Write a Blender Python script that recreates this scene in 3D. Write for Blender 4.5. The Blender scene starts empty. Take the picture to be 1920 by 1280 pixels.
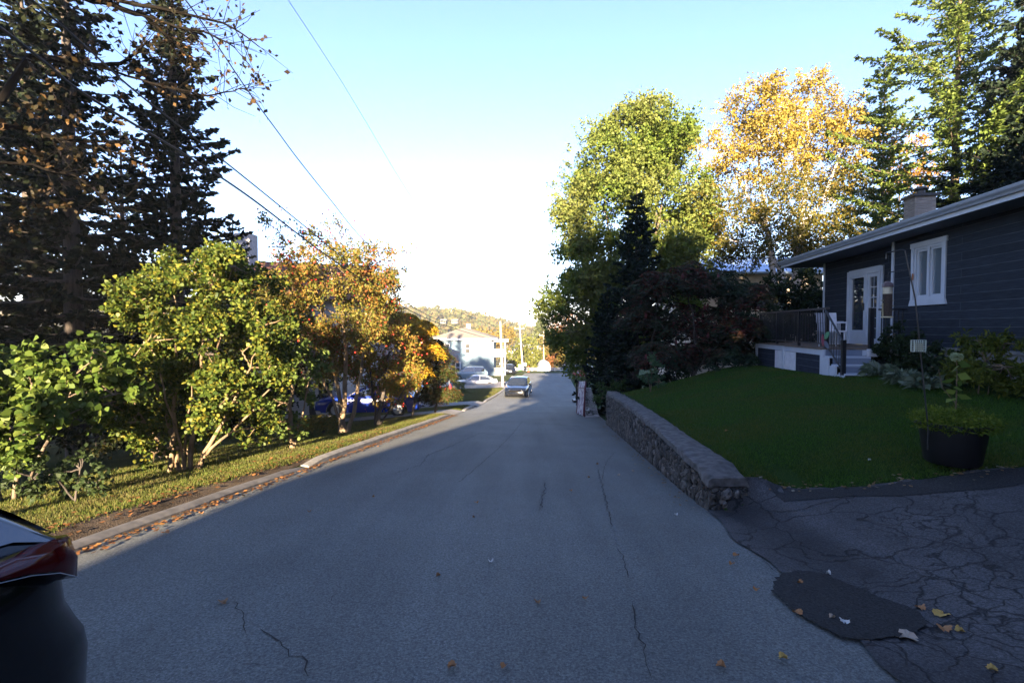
import bpy, bmesh, math, random
import numpy as np
from mathutils import Vector, Matrix
random.seed(11); np.random.seed(11)
rng = np.random.default_rng(5)
C = bpy.context.scene.collection
SC = bpy.context.scene
R = math.radians
# ------------------------------------------------------------------ camera
F = 907.0; PITCH = math.atan(28/907.0)
cam_d = bpy.data.cameras.new('camera'); cam = bpy.data.objects.new('camera', cam_d); C.objects.link(cam)
cam_d.sensor_width = 36.0; cam_d.lens = 36.0*F/1920; cam_d.clip_start = .05; cam_d.clip_end = 4000
cam.location = (0, 0, 0); cam.rotation_euler = (math.pi/2-PITCH, 0, 0)
SC.camera = cam
# ------------------------------------------------------------------ light
SUN_EL = R(14.0); SUN_AZ = R(183.5)        # clockwise from +Y: the sun stands right behind the camera
sun_dir = Vector((math.sin(SUN_AZ)*math.cos(SUN_EL), math.cos(SUN_AZ)*math.cos(SUN_EL), math.sin(SUN_EL)))
w = bpy.data.worlds.new('World'); SC.world = w; w.use_nodes = True
nt = w.node_tree; nt.nodes.clear()
sky = nt.nodes.new('ShaderNodeTexSky'); sky.sky_type = 'NISHITA'; sky.sun_disc = False
sky.sun_elevation = SUN_EL; sky.sun_rotation = SUN_AZ; sky.air_density = 1.0; sky.dust_density = .3; sky.ozone_density = 2.8
bg = nt.nodes.new('ShaderNodeBackground'); bg.inputs[1].default_value = .05
wo = nt.nodes.new('ShaderNodeOutputWorld')
tn = nt.nodes.new('ShaderNodeVectorMath'); tn.operation = 'MULTIPLY'; tn.inputs[1].default_value = (1.0, .915, 1.08); nt.links.new(sky.outputs[0], tn.inputs[0]); nt.links.new(tn.outputs[0], bg.inputs[0]); nt.links.new(bg.outputs[0], wo.inputs[0])
sl = bpy.data.lights.new('sun', 'SUN'); sl.energy = 5.0; sl.angle = R(.5); sl.color = (1, .78, .52)
so = bpy.data.objects.new('sun', sl); C.objects.link(so)
so.rotation_euler = (-sun_dir).to_track_quat('-Z', 'Y').to_euler()
SC.view_settings.view_transform = 'Standard'; SC.view_settings.look = 'None'
SC.view_settings.exposure = 3.47; SC.view_settings.gamma = 1
SC.render.engine = 'CYCLES'
SC.cycles.max_bounces = 5; SC.cycles.diffuse_bounces = 3; SC.cycles.glossy_bounces = 3
SC.cycles.transparent_max_bounces = 8; SC.cycles.transmission_bounces = 3
# ------------------------------------------------------------------ helpers
cp, sp = math.cos(PITCH), math.sin(PITCH)
def at(px, py, Y):
    "world point seen at full-size pixel (px,py) at distance Y"
    a = (px-960)/F; b = -(py-640)/F
    v = Vector((a, cp+b*sp, -sp+b*cp)); return v*(Y/v.y)
def sstep(x): x = np.clip(x, 0, 1); return x*x*(3-2*x)

class MB:
    def __init__(s): s.v = []; s.f = []; s.m = []; s.cm = 0
    def add(s, vs, fs):
        o = len(s.v); s.v.extend([tuple(p) for p in vs]); s.f.extend([tuple(i+o for i in f) for f in fs]); s.m.extend([s.cm]*len(fs)); return s
    def box(s, c, size, rot=0, M=None):
        hx, hy, hz = size[0]/2, size[1]/2, size[2]/2
        pts = [Vector((x*hx, y*hy, z*hz)) for x in (-1, 1) for y in (-1, 1) for z in (-1, 1)]
        if M is None: M = Matrix.Rotation(rot, 3, 'Z')
        pts = [M @ p + Vector(c) for p in pts]
        return s.add(pts, [(0,1,3,2),(4,6,7,5),(0,4,5,1),(2,3,7,6),(0,2,6,4),(1,5,7,3)])
    def hexa(s, p):  # 8 points: bottom ring 0-3, top ring 4-7
        return s.add(p, [(3,2,1,0),(4,5,6,7),(0,1,5,4),(1,2,6,5),(2,3,7,6),(3,0,4,7)])
    def tube(s, pts, rad, n=8, cap=True):
        pts = [Vector(p) for p in pts]
        if not hasattr(rad, '__len__'): rad = [rad]*len(pts)
        rings = []; up = Vector((0, 0, 1)); prev = None
        for i, p in enumerate(pts):
            t = (pts[min(i+1, len(pts)-1)]-pts[max(i-1, 0)]).normalized()
            if prev is None:
                a = t.cross(up); a = a if a.length > .05 else t.cross(Vector((1, 0, 0)))
            else: a = prev - t*prev.dot(t)
            a.normalize(); prev = a; b = t.cross(a)
            rings.append([p+(a*math.cos(k*2*math.pi/n)+b*math.sin(k*2*math.pi/n))*rad[i] for k in range(n)])
        vs = [q for r in rings for q in r]; fs = []
        for i in range(len(pts)-1):
            for k in range(n): fs.append((i*n+k, i*n+(k+1) % n, (i+1)*n+(k+1) % n, (i+1)*n+k))
        if cap: fs.append(tuple(range(n-1, -1, -1))); fs.append(tuple((len(pts)-1)*n+k for k in range(n)))
        return s.add(vs, fs)
    def lathe(s, prof, c=(0, 0, 0), n=24, axis='Z'):
        vs = []; fs = []
        for r, h in prof:
            for k in range(n):
                a = 2*math.pi*k/n; x, y = r*math.cos(a), r*math.sin(a)
                p = (x, y, h) if axis == 'Z' else ((h, x, y) if axis == 'X' else (x, h, y))
                vs.append(Vector(p)+Vector(c))
        for i in range(len(prof)-1):
            for k in range(n): fs.append((i*n+k, i*n+(k+1) % n, (i+1)*n+(k+1) % n, (i+1)*n+k))
        return s.add(vs, fs)
    def prism(s, poly, off):  # poly: 3D loop, off: extrude vector
        n = len(poly); off = Vector(off); a = [Vector(p) for p in poly]
        fs = [tuple(range(n-1, -1, -1)), tuple(range(n, 2*n))]+[(i, (i+1) % n, n+(i+1) % n, n+i) for i in range(n)]
        return s.add(a+[p+off for p in a], fs)
    def loft(s, rings, cap=True):
        n = len(rings[0]); vs = [p for r in rings for p in r]; fs = []
        for i in range(len(rings)-1):
            for k in range(n): fs.append((i*n+k, i*n+(k+1) % n, (i+1)*n+(k+1) % n, (i+1)*n+k))
        if cap: fs.append(tuple(range(n-1, -1, -1))); fs.append(tuple((len(rings)-1)*n+k for k in range(n)))
        return s.add(vs, fs)
    def build(s, name, mat, parent=None, smooth=0, local=False):
        me = bpy.data.meshes.new(name)
        v = s.v
        root = parent
        while root is not None and root.parent is not None: root = root.parent
        if root is not None and not local and root.get('_w'):
            L = root.location; v = [(p[0]-L.x, p[1]-L.y, p[2]-L.z) for p in v]
        me.from_pydata(v, [], s.f)
        for m in (mat if isinstance(mat, (list, tuple)) else [mat]): me.materials.append(m)
        if isinstance(mat, (list, tuple)): me.polygons.foreach_set('material_index', s.m)
        bm = bmesh.new(); bm.from_mesh(me); bmesh.ops.recalc_face_normals(bm, faces=bm.faces); bm.to_mesh(me); bm.free()
        if smooth:
            me.polygons.foreach_set('use_smooth', [True]*len(me.polygons)); me.set_sharp_from_angle(angle=R(smooth))
        return link(name, me, parent)
def link(name, me, parent=None):
    o = bpy.data.objects.new(name, me); C.objects.link(o)
    if parent is not None: o.parent = parent
    return o
def tag(o, label=None, cat=None, group=None, kind=None):
    if label: o['label'] = label
    if cat: o['category'] = cat
    if group: o['group'] = group
    if kind: o['kind'] = kind
    return o
def thing(name, loc, label, cat, group=None, rz=0, world=True):
    o = bpy.data.objects.new(name, None); C.objects.link(o); o.location = loc; o.rotation_euler = (0, 0, rz)
    o.empty_display_size = .2
    if world: o['_w'] = 1
    return tag(o, label, cat, group)
def copy_tree(o, parent=None):
    c = o.copy(); C.objects.link(c)
    if parent is not None: c.parent = parent
    for ch in list(o.children): copy_tree(ch, c)
    return c
def quads(name, V, mat, parent=None, nv=4):
    "V: (N,nv,3) array, one island per face"
    V = np.asarray(V, dtype=np.float32)
    if parent is not None and parent.get('_w'): V = V-np.array(parent.location, dtype=np.float32)
    N = V.shape[0]; me = bpy.data.meshes.new(name)
    me.vertices.add(N*nv); me.vertices.foreach_set('co', V.reshape(-1))
    me.loops.add(N*nv); me.loops.foreach_set('vertex_index', np.arange(N*nv, dtype=np.int32))
    me.polygons.add(N); me.polygons.foreach_set('loop_start', np.arange(0, N*nv, nv, dtype=np.int32))
    me.update(calc_edges=True); me.materials.append(mat)
    return link(name, me, parent)
# ------------------------------------------------------------------ materials
def mat(name): 
    m = bpy.data.materials.new(name); m.use_nodes = True
    nt = m.node_tree; return m, nt, nt.nodes['Principled BSDF'], nt.nodes['Material Output']
def simple(name, col, rough=.6, metal=0, noise=.0, nscale=8, bump=0, spec=None, coat=0):
    m, nt, p, o = mat(name)
    p.inputs['Roughness'].default_value = rough; p.inputs['Metallic'].default_value = metal
    p.inputs['Coat Weight'].default_value = coat
    if spec is not None: p.inputs['Specular IOR Level'].default_value = spec
    if noise or bump:
        tc = nt.nodes.new('ShaderNodeTexCoord'); nz = nt.nodes.new('ShaderNodeTexNoise')
        nz.inputs['Scale'].default_value = nscale; nz.inputs['Detail'].default_value = 6
        nt.links.new(tc.outputs['Object'], nz.inputs['Vector'])
        mr = nt.nodes.new('ShaderNodeMapRange'); mr.inputs[1].default_value = .3; mr.inputs[2].default_value = .7
        mr.inputs[3].default_value = 1-noise; mr.inputs[4].default_value = 1+noise
        nt.links.new(nz.outputs[0], mr.inputs[0])
        mx = nt.nodes.new('ShaderNodeVectorMath'); mx.operation = 'SCALE'; mx.inputs[0].default_value = col
        nt.links.new(mr.outputs[0], mx.inputs['Scale']); nt.links.new(mx.outputs[0], p.inputs['Base Color'])
        if bump:
            b = nt.nodes.new('ShaderNodeBump'); b.inputs['Strength'].default_value = bump; b.inputs['Distance'].default_value = .02
            nt.links.new(nz.outputs[0], b.inputs['Height']); nt.links.new(b.outputs[0], p.inputs['Normal'])
    else: p.inputs['Base Color'].default_value = (*col, 1)
    return m
def ramp(nt, stops, interp='LINEAR'):
    r = nt.nodes.new('ShaderNodeValToRGB'); r.color_ramp.interpolation = interp
    e = r.color_ramp.elements
    while len(e) < len(stops): e.new(.5)
    for i, (t, c) in enumerate(stops): e[i].position = t; e[i].color = (*c, 1)
    return r
def leafmat(name, cols, trans=.35, rough=.55, clump=None, cscale=.6):
    "cols: list of colours picked per leaf; clump: second colour list mixed in by large noise"
    k_ = .90; cols = [tuple(v*k_ for v in c) for c in cols]; clump = [tuple(v*k_ for v in c) for c in clump] if clump else None
    m, nt, p, o = mat(name); L = nt.links
    g = nt.nodes.new('ShaderNodeNewGeometry')
    n = len(cols); r = ramp(nt, [(i/max(1, n-1)*.96, c) for i, c in enumerate(cols)])
    L.new(g.outputs['Random Per Island'], r.inputs[0]); out = r.outputs[0]
    if clump:
        n2 = len(clump); r2 = ramp(nt, [(i/max(1, n2-1)*.96, c) for i, c in enumerate(clump)])
        L.new(g.outputs['Random Per Island'], r2.inputs[0])
        nz = nt.nodes.new('ShaderNodeTexNoise'); nz.inputs['Scale'].default_value = cscale; nz.inputs['Detail'].default_value = 3
        tc = nt.nodes.new('ShaderNodeTexCoord'); L.new(tc.outputs['Object'], nz.inputs['Vector'])
        mr = nt.nodes.new('ShaderNodeMapRange'); mr.inputs[1].default_value = .42; mr.inputs[2].default_value = .6
        L.new(nz.outputs[0], mr.inputs[0])
        mx = nt.nodes.new('ShaderNodeMix'); mx.data_type = 'RGBA'; L.new(mr.outputs[0], mx.inputs[0])
        L.new(out, mx.inputs[6]); L.new(r2.outputs[0], mx.inputs[7]); out = mx.outputs[2]
    L.new(out, p.inputs['Base Color']); p.inputs['Roughness'].default_value = rough
    p.inputs['Specular IOR Level'].default_value = .10
    t = nt.nodes.new('ShaderNodeBsdfTranslucent'); L.new(out, t.inputs[0])
    ms = nt.nodes.new('ShaderNodeMixShader'); ms.inputs[0].default_value = trans
    L.new(p.outputs[0], ms.inputs[1]); L.new(t.outputs[0], ms.inputs[2]); L.new(ms.outputs[0], o.inputs[0])
    return m
def barkmat(name, c1, c2, scale=12, patches=False):
    m, nt, p, o = mat(name); L = nt.links
    tc = nt.nodes.new('ShaderNodeTexCoord'); mp = nt.nodes.new('ShaderNodeMapping')
    mp.inputs['Scale'].default_value = (1, 1, .25) if not patches else (.6, .6, 2.2)
    L.new(tc.outputs['Object'], mp.inputs[0]); nz = nt.nodes.new('ShaderNodeTexNoise'); nz.inputs['Scale'].default_value = scale
    nz.inputs['Detail'].default_value = 8; nz.inputs['Roughness'].default_value = .7; L.new(mp.outputs[0], nz.inputs['Vector'])
    r = ramp(nt, [(.36, c1), (.52 if not patches else .42, c2), (1, c2)]); L.new(nz.outputs[0], r.inputs[0]); L.new(r.outputs[0], p.inputs['Base Color'])
    b = nt.nodes.new('ShaderNodeBump'); b.inputs['Strength'].default_value = .7; b.inputs['Distance'].default_value = .03
    L.new(nz.outputs[0], b.inputs['Height']); L.new(b.outputs[0], p.inputs['Normal']); p.inputs['Roughness'].default_value = .85
    return m
def asphalt(name, base, crack=0.0, cscale=.6, tint=(1, 1, 1), patchy=.18, spec=.5):
    m, nt, p, o = mat(name); L = nt.links; N = nt.nodes.new
    tc = N('ShaderNodeTexCoord')
    f = N('ShaderNodeTexNoise'); f.inputs['Scale'].default_value = 60; f.inputs['Detail'].default_value = 4; f.inputs['Roughness'].default_value = .8
    L.new(tc.outputs['Object'], f.inputs['Vector'])
    v = N('ShaderNodeTexVoronoi'); v.inputs['Scale'].default_value = 62; L.new(tc.outputs['Object'], v.inputs['Vector'])
    big = N('ShaderNodeTexNoise'); big.inputs['Scale'].default_value = .7; big.inputs['Detail'].default_value = 6; L.new(tc.outputs['Object'], big.inputs['Vector'])
    r = ramp(nt, [(.36, tuple(base*.45*t for t in tint)), (.5, tuple(base*t for t in tint)), (.64, tuple(base*1.75*t for t in tint))]); L.new(f.outputs[0], r.inputs[0])
    # light aggregate chips
    vr = ramp(nt, [(.0, (1, 1, 1)), (.22, (0, 0, 0))]); L.new(v.outputs['Distance'], vr.inputs[0])
    sel = N('ShaderNodeSeparateColor'); L.new(v.outputs['Color'], sel.inputs[0])
    gt = N('ShaderNodeMath'); gt.operation = 'GREATER_THAN'; gt.inputs[1].default_value = .72; L.new(sel.outputs[0], gt.inputs[0])
    mu = N('ShaderNodeMath'); mu.operation = 'MULTIPLY'; L.new(vr.outputs[0], mu.inputs[0]); L.new(gt.outputs[0], mu.inputs[1])
    mx = N('ShaderNodeMix'); mx.data_type = 'RGBA'; L.new(mu.outputs[0], mx.inputs[0]); L.new(r.outputs[0], mx.inputs[6]); mx.inputs[7].default_value = (base*3.6, base*3.5, base*3.3, 1)
    br = N('ShaderNodeMapRange'); br.inputs[1].default_value = .38; br.inputs[2].default_value = .62; br.inputs[3].default_value = 1-patchy; br.inputs[4].default_value = 1+patchy
    smp = N('ShaderNodeMapping'); smp.inputs['Scale'].default_value = (1.6, .13, 1); L.new(tc.outputs['Object'], smp.inputs[0])
    sn = N('ShaderNodeTexNoise'); sn.inputs['Scale'].default_value = 1.3; sn.inputs['Detail'].default_value = 7; L.new(smp.outputs[0], sn.inputs['Vector'])
    av = N('ShaderNodeMath'); av.operation = 'ADD'; L.new(big.outputs[0], av.inputs[0]); L.new(sn.outputs[0], av.inputs[1])
    hf = N('ShaderNodeMath'); hf.operation = 'MULTIPLY'; hf.inputs[1].default_value = .5; L.new(av.outputs[0], hf.inputs[0]); L.new(hf.outputs[0], br.inputs[0])
    sc = N('ShaderNodeVectorMath'); sc.operation = 'SCALE'; L.new(mx.outputs[2], sc.inputs[0]); L.new(br.outputs[0], sc.inputs['Scale']); out = sc.outputs[0]
    height = f.outputs[0]
    if crack:
        wn = N('ShaderNodeTexNoise'); wn.inputs['Scale'].default_value = 1.6; wn.inputs['Detail'].default_value = 5; L.new(tc.outputs['Object'], wn.inputs['Vector'])
        ws = N('ShaderNodeVectorMath'); ws.operation = 'SCALE'; ws.inputs['Scale'].default_value = .95; L.new(wn.outputs['Color'], ws.inputs[0])
        wa = N('ShaderNodeVectorMath'); L.new(tc.outputs['Object'], wa.inputs[0]); L.new(ws.outputs[0], wa.inputs[1])
        outs = []
        for sc_, wd in ((cscale, .0055), (cscale*3.0, .004)):
            ve = N('ShaderNodeTexVoronoi'); ve.feature = 'DISTANCE_TO_EDGE'; ve.inputs['Scale'].default_value = sc_; L.new(wa.outputs[0], ve.inputs['Vector'])
            cr = ramp(nt, [(0, (1, 1, 1)), (wd*sc_, (.7, .7, .7)), (wd*sc_*3.0, (0, 0, 0))]); L.new(ve.outputs['Distance'], cr.inputs[0]); outs.append(cr.outputs[0])
        msk = N('ShaderNodeMapRange'); msk.inputs[1].default_value = .46; msk.inputs[2].default_value = .54; L.new(big.outputs[0], msk.inputs[0])
        m2 = N('ShaderNodeMath'); m2.operation = 'MULTIPLY'; L.new(outs[1], m2.inputs[0]); L.new(msk.outputs[0], m2.inputs[1])
        ma = N('ShaderNodeMath'); ma.operation = 'MAXIMUM'; L.new(outs[0], ma.inputs[0]); L.new(m2.outputs[0], ma.inputs[1])
        mc = N('ShaderNodeMath'); mc.operation = 'MULTIPLY'; mc.inputs[1].default_value = crack; L.new(ma.outputs[0], mc.inputs[0])
        mx2 = N('ShaderNodeMix'); mx2.data_type = 'RGBA'; L.new(mc.outputs[0], mx2.inputs[0]); L.new(out, mx2.inputs[6]); mx2.inputs[7].default_value = (.0025, .0025, .0025, 1); out = mx2.outputs[2]
        sb = N('ShaderNodeMath'); sb.operation = 'SUBTRACT'; L.new(height, sb.inputs[0]); L.new(mc.outputs[0], sb.inputs[1]); height = sb.outputs[0]
    L.new(out, p.inputs['Base Color']); p.inputs['Roughness'].default_value = .82; p.inputs['Specular IOR Level'].default_value = spec
    b = N('ShaderNodeBump'); b.inputs['Strength'].default_value = .55; b.inputs['Distance'].default_value = .012
    L.new(height, b.inputs['Height']); L.new(b.outputs[0], p.inputs['Normal'])
    return m
def turf(name, cols, scale=3.0):
    m, nt, p, o = mat(name); L = nt.links; N = nt.nodes.new
    tc = N('ShaderNodeTexCoord')
    a = N('ShaderNodeTexNoise'); a.inputs['Scale'].default_value = scale*.3; a.inputs['Detail'].default_value = 8; L.new(tc.outputs['Object'], a.inputs['Vector'])
    f = N('ShaderNodeTexNoise'); f.inputs['Scale'].default_value = 60; f.inputs['Detail'].default_value = 3; L.new(tc.outputs['Object'], f.inputs['Vector'])
    ad = N('ShaderNodeMath'); ad.operation = 'ADD'; ad.use_clamp = True
    h = N('ShaderNodeMath'); h.operation = 'MULTIPLY'; h.inputs[1].default_value = .5; L.new(f.outputs[0], h.inputs[0])
    h2 = N('ShaderNodeMath'); h2.operation = 'MULTIPLY'; h2.inputs[1].default_value = .5; L.new(a.outputs[0], h2.inputs[0])
    L.new(h.outputs[0], ad.inputs[0]); L.new(h2.outputs[0], ad.inputs[1])
    n = len(cols); r = ramp(nt, [(.33+.34*i/(n-1), c) for i, c in enumerate(cols)]); L.new(ad.outputs[0], r.inputs[0])
    L.new(r.outputs[0], p.inputs['Base Color']); p.inputs['Roughness'].default_value = .95; p.inputs['Specular IOR Level'].default_value = .1
    b = N('ShaderNodeBump'); b.inputs['Strength'].default_value = .8; b.inputs['Distance'].default_value = .05; L.new(f.outputs[0], b.inputs['Height']); L.new(b.outputs[0], p.inputs['Normal'])
    return m
def glass(name, col=(.02, .025, .03), rough=.03, ior=1.6):
    m, nt, p, o = mat(name); p.inputs['Base Color'].default_value = (*col, 1); p.inputs['Roughness'].default_value = rough
    p.inputs['Specular IOR Level'].default_value = .9; p.inputs['IOR'].default_value = ior
    return m
def siding(name, col, line, bw=3.6, bh=.18, mort=.006):
    "boards along local x/y with thin pale joints; uses generated u from object coords"
    m, nt, p, o = mat(name); L = nt.links; N = nt.nodes.new
    tc = N('ShaderNodeTexCoord'); sp_ = N('ShaderNodeSeparateXYZ'); L.new(tc.outputs['Object'], sp_.inputs[0])
    ad = N('ShaderNodeMath'); ad.operation = 'ADD'; L.new(sp_.outputs[0], ad.inputs[0]); L.new(sp_.outputs[1], ad.inputs[1])
    cb = N('ShaderNodeCombineXYZ'); L.new(ad.outputs[0], cb.inputs[0]); L.new(sp_.outputs[2], cb.inputs[1])
    b = N('ShaderNodeTexBrick'); b.offset = .37; b.inputs['Scale'].default_value = 1; b.inputs['Brick Width'].default_value = bw; b.inputs['Row Height'].default_value = bh
    b.inputs['Mortar Size'].default_value = mort; b.inputs['Mortar Smooth'].default_value = .2
    b.inputs['Color1'].default_value = (*col, 1); b.inputs['Color2'].default_value = (*[c*.75 for c in col], 1); b.inputs['Mortar'].default_value = (*line, 1)
    L.new(cb.outputs[0], b.inputs['Vector'])
    mp = N('ShaderNodeMapping'); mp.inputs['Scale'].default_value = (.8, 14, 1); L.new(cb.outputs[0], mp.inputs[0])
    nz = N('ShaderNodeTexNoise'); nz.inputs['Scale'].default_value = 4; nz.inputs['Detail'].default_value = 8; L.new(mp.outputs[0], nz.inputs['Vector'])
    mr = N('ShaderNodeMapRange'); mr.inputs[1].default_value = .3; mr.inputs[2].default_value = .7; mr.inputs[3].default_value = .6; mr.inputs[4].default_value = 1.4; L.new(nz.outputs[0], mr.inputs[0])
    sc = N('ShaderNodeVectorMath'); sc.operation = 'SCALE'; L.new(b.outputs[0], sc.inputs[0]); L.new(mr.outputs[0], sc.inputs['Scale']); L.new(sc.outputs[0], p.inputs['Base Color'])
    p.inputs['Roughness'].default_value = .75; p.inputs['Specular IOR Level'].default_value = .18
    bp = N('ShaderNodeBump'); bp.inputs['Strength'].default_value = .6; bp.inputs['Distance'].default_value = .02; bp.invert = True; L.new(b.outputs['Fac'], bp.inputs['Height']); L.new(bp.outputs[0], p.inputs['Normal'])
    return m
def stonemat(name, z0=0):
    m, nt, p, o = mat(name); L = nt.links; N = nt.nodes.new
    tc = N('ShaderNodeTexCoord')
    wn = N('ShaderNodeTexNoise'); wn.inputs['Scale'].default_value = 3; wn.inputs['Detail'].default_value = 3; L.new(tc.outputs['Object'], wn.inputs['Vector'])
    ws = N('ShaderNodeVectorMath'); ws.operation = 'SCALE'; ws.inputs['Scale'].default_value = .3; L.new(wn.outputs['Color'], ws.inputs[0])
    wa = N('ShaderNodeVectorMath'); L.new(tc.outputs['Object'], wa.inputs[0]); L.new(ws.outputs[0], wa.inputs[1])
    mp = N('ShaderNodeMapping'); mp.inputs['Scale'].default_value = (7.5, 7.5, 5.0); L.new(wa.outputs[0], mp.inputs[0])
    v = N('ShaderNodeTexVoronoi'); v.inputs['Scale'].default_value = 1; L.new(mp.outputs[0], v.inputs['Vector'])
    e = N('ShaderNodeTexVoronoi'); e.feature = 'DISTANCE_TO_EDGE'; e.inputs['Scale'].default_value = 1; L.new(mp.outputs[0], e.inputs['Vector'])
    s = N('ShaderNodeSeparateColor'); L.new(v.outputs['Color'], s.inputs[0])
    cr = ramp(nt, [(0, (.028, .025, .022)), (.35, (.055, .048, .040)), (.7, (.085, .076, .064)), (.93, (.12, .10, .085)), (1, (.14, .13, .12))]); L.new(s.outputs[0], cr.inputs[0])
    n = N('ShaderNodeTexNoise'); n.inputs['Scale'].default_value = 22; n.inputs['Detail'].default_value = 8; L.new(tc.outputs['Object'], n.inputs['Vector'])
    mr = N('ShaderNodeMapRange'); mr.inputs[1].default_value = .3; mr.inputs[2].default_value = .7; mr.inputs[3].default_value = .5; mr.inputs[4].default_value = 1.5; L.new(n.outputs[0], mr.inputs[0])
    sc = N('ShaderNodeVectorMath'); sc.operation = 'SCALE'; L.new(cr.outputs[0], sc.inputs[0]); L.new(mr.outputs[0], sc.inputs['Scale'])
    er = ramp(nt, [(0, (1, 1, 1)), (.05, (0, 0, 0))]); L.new(e.outputs['Distance'], er.inputs[0])
    mx = N('ShaderNodeMix'); mx.data_type = 'RGBA'; L.new(er.outputs[0], mx.inputs[0]); L.new(sc.outputs[0], mx.inputs[6]); mx.inputs[7].default_value = (.03, .028, .026, 1)
    L.new(mx.outputs[2], p.inputs['Base Color']); p.inputs['Roughness'].default_value = .9
    hr = ramp(nt, [(0, (0, 0, 0)), (.12, (1, 1, 1))]); L.new(e.outputs['Distance'], hr.inputs[0])
    ha = N('ShaderNodeMath'); ha.operation = 'MULTIPLY_ADD'; ha.inputs[1].default_value = .5; L.new(n.outputs[0], ha.inputs[0]); L.new(hr.outputs[0], ha.inputs[2])
    b = N('ShaderNodeBump'); b.inputs['Strength'].default_value = 1; b.inputs['Distance'].default_value = .05; L.new(ha.outputs[0], b.inputs['Height']); L.new(b.outputs[0], p.inputs['Normal'])
    return m

M = dict(
 road=asphalt('road_asphalt', .088, tint=(.99, 1.06, 1.0)),
 drive=asphalt('driveway_asphalt', .044, crack=.9, cscale=1.45, tint=(1, .98, 1.0), patchy=.5, spec=.25),
 patch=asphalt('patch_asphalt', .022, spec=.15),
 ldrive=asphalt('paved_drive', .15, tint=(1, .93, .85)),
 crack=simple('crack_black', (.018, .017, .016), .95),
 turfR=turf('turf_right', [(.010, .026, .004), (.018, .042, .006), (.028, .055, .008)]),
 turfL=turf('turf_left', [(.018, .022, .009), (.035, .05, .012), (.07, .075, .022)]),
 earth=turf('earth', [(.02, .016, .01), (.05, .04, .025), (.08, .06, .035)]),
 hill=turf('hill_ground', [(.05, .05, .02), (.08, .07, .03), (.11, .09, .04)], .1),
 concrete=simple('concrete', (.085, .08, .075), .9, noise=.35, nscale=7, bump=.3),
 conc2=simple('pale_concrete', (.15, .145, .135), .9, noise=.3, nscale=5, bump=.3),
 cap=simple('wall_cap', (.075, .07, .066), .95, noise=.6, nscale=9, bump=.9),
 stone=stonemat('stone'),
 side=siding('blue_siding', (.020, .026, .036), (.06, .068, .08), bh=.165),
 skirt=siding('skirt_siding', (.022, .027, .040), (.07, .08, .10), bw=6),
 wht=simple('white_paint', (.42, .45, .50), .5, noise=.06, nscale=3),
 wht2=simple('offwhite_panel', (.55, .55, .58), .7, noise=.1, nscale=9),
 grey=simple('grey_paint', (.26, .29, .33), .5, noise=.08, nscale=4),
 soff=simple('soffit', (.12, .125, .14), .6),
 deckw=simple('deck_boards', (.12, .085, .06), .8, noise=.3, nscale=6),
 black=simple('black_metal', (.012, .012, .013), .4),
 bplast=simple('black_plastic', (.005, .005, .006), .45, noise=.2, nscale=20),
 roof=simple('shingle', (.10, .095, .09), .95, noise=.3, nscale=20, bump=.4),
 glass=glass('window_glass', (.03, .035, .04)),
 cglass=glass('car_glass', (.012, .015, .018), .02),
 brickc=siding('cream_brick', (.24, .21, .18), (.18, .165, .15), bw=.24, bh=.075, mort=.01),
 wood=simple('pole_wood', (.26, .22, .18), .85, noise=.25, nscale=5),
 cable=simple('cable_rubber', (.012, .012, .014), .6),
 mesh_=simple('dark_mesh', (.010, .010, .012), .9),
 tyre=simple('tyre', (.012, .012, .012), .85), rim=simple('rim', (.45, .46, .48), .3, .8),
 hlamp=simple('headlamp', (.3, .32, .34), .1, coat=1), tlamp=simple('tail_lamp', (.30, .012, .012), .1, coat=1),
 chrome=simple('chrome', (.6, .6, .62), .15, 1.0), gblack=simple('grille_black', (.006, .006, .007), .9, spec=.05), plate=simple('plate', (.6, .62, .65), .5),
 pb=simple('paint_black', (.003, .003, .004), .16, coat=.3, spec=.3), pblue=simple('paint_blue', (.008, .03, .28), .22, coat=1.0),
 pwhite=simple('paint_white', (.45, .46, .48), .3, coat=1.0), psilver=simple('paint_silver', (.14, .20, .24), .3, .1, coat=1.0),
 pdark=simple('paint_dark', (.006, .008, .014), .12, coat=.4), pred=simple('paint_red', (.2, .02, .02), .3, coat=1.0),
 barkb=barkmat('bark_brown', (.03, .022, .016), (.10, .075, .05)), barkd=barkmat('bark_dark', (.012, .01, .009), (.05, .04, .032)),
 barkl=barkmat('bark_tan', (.05, .036, .022), (.15, .105, .06)), barkw=barkmat('bark_birch', (.05, .045, .04), (.40, .36, .32), 5, True),
)
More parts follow.
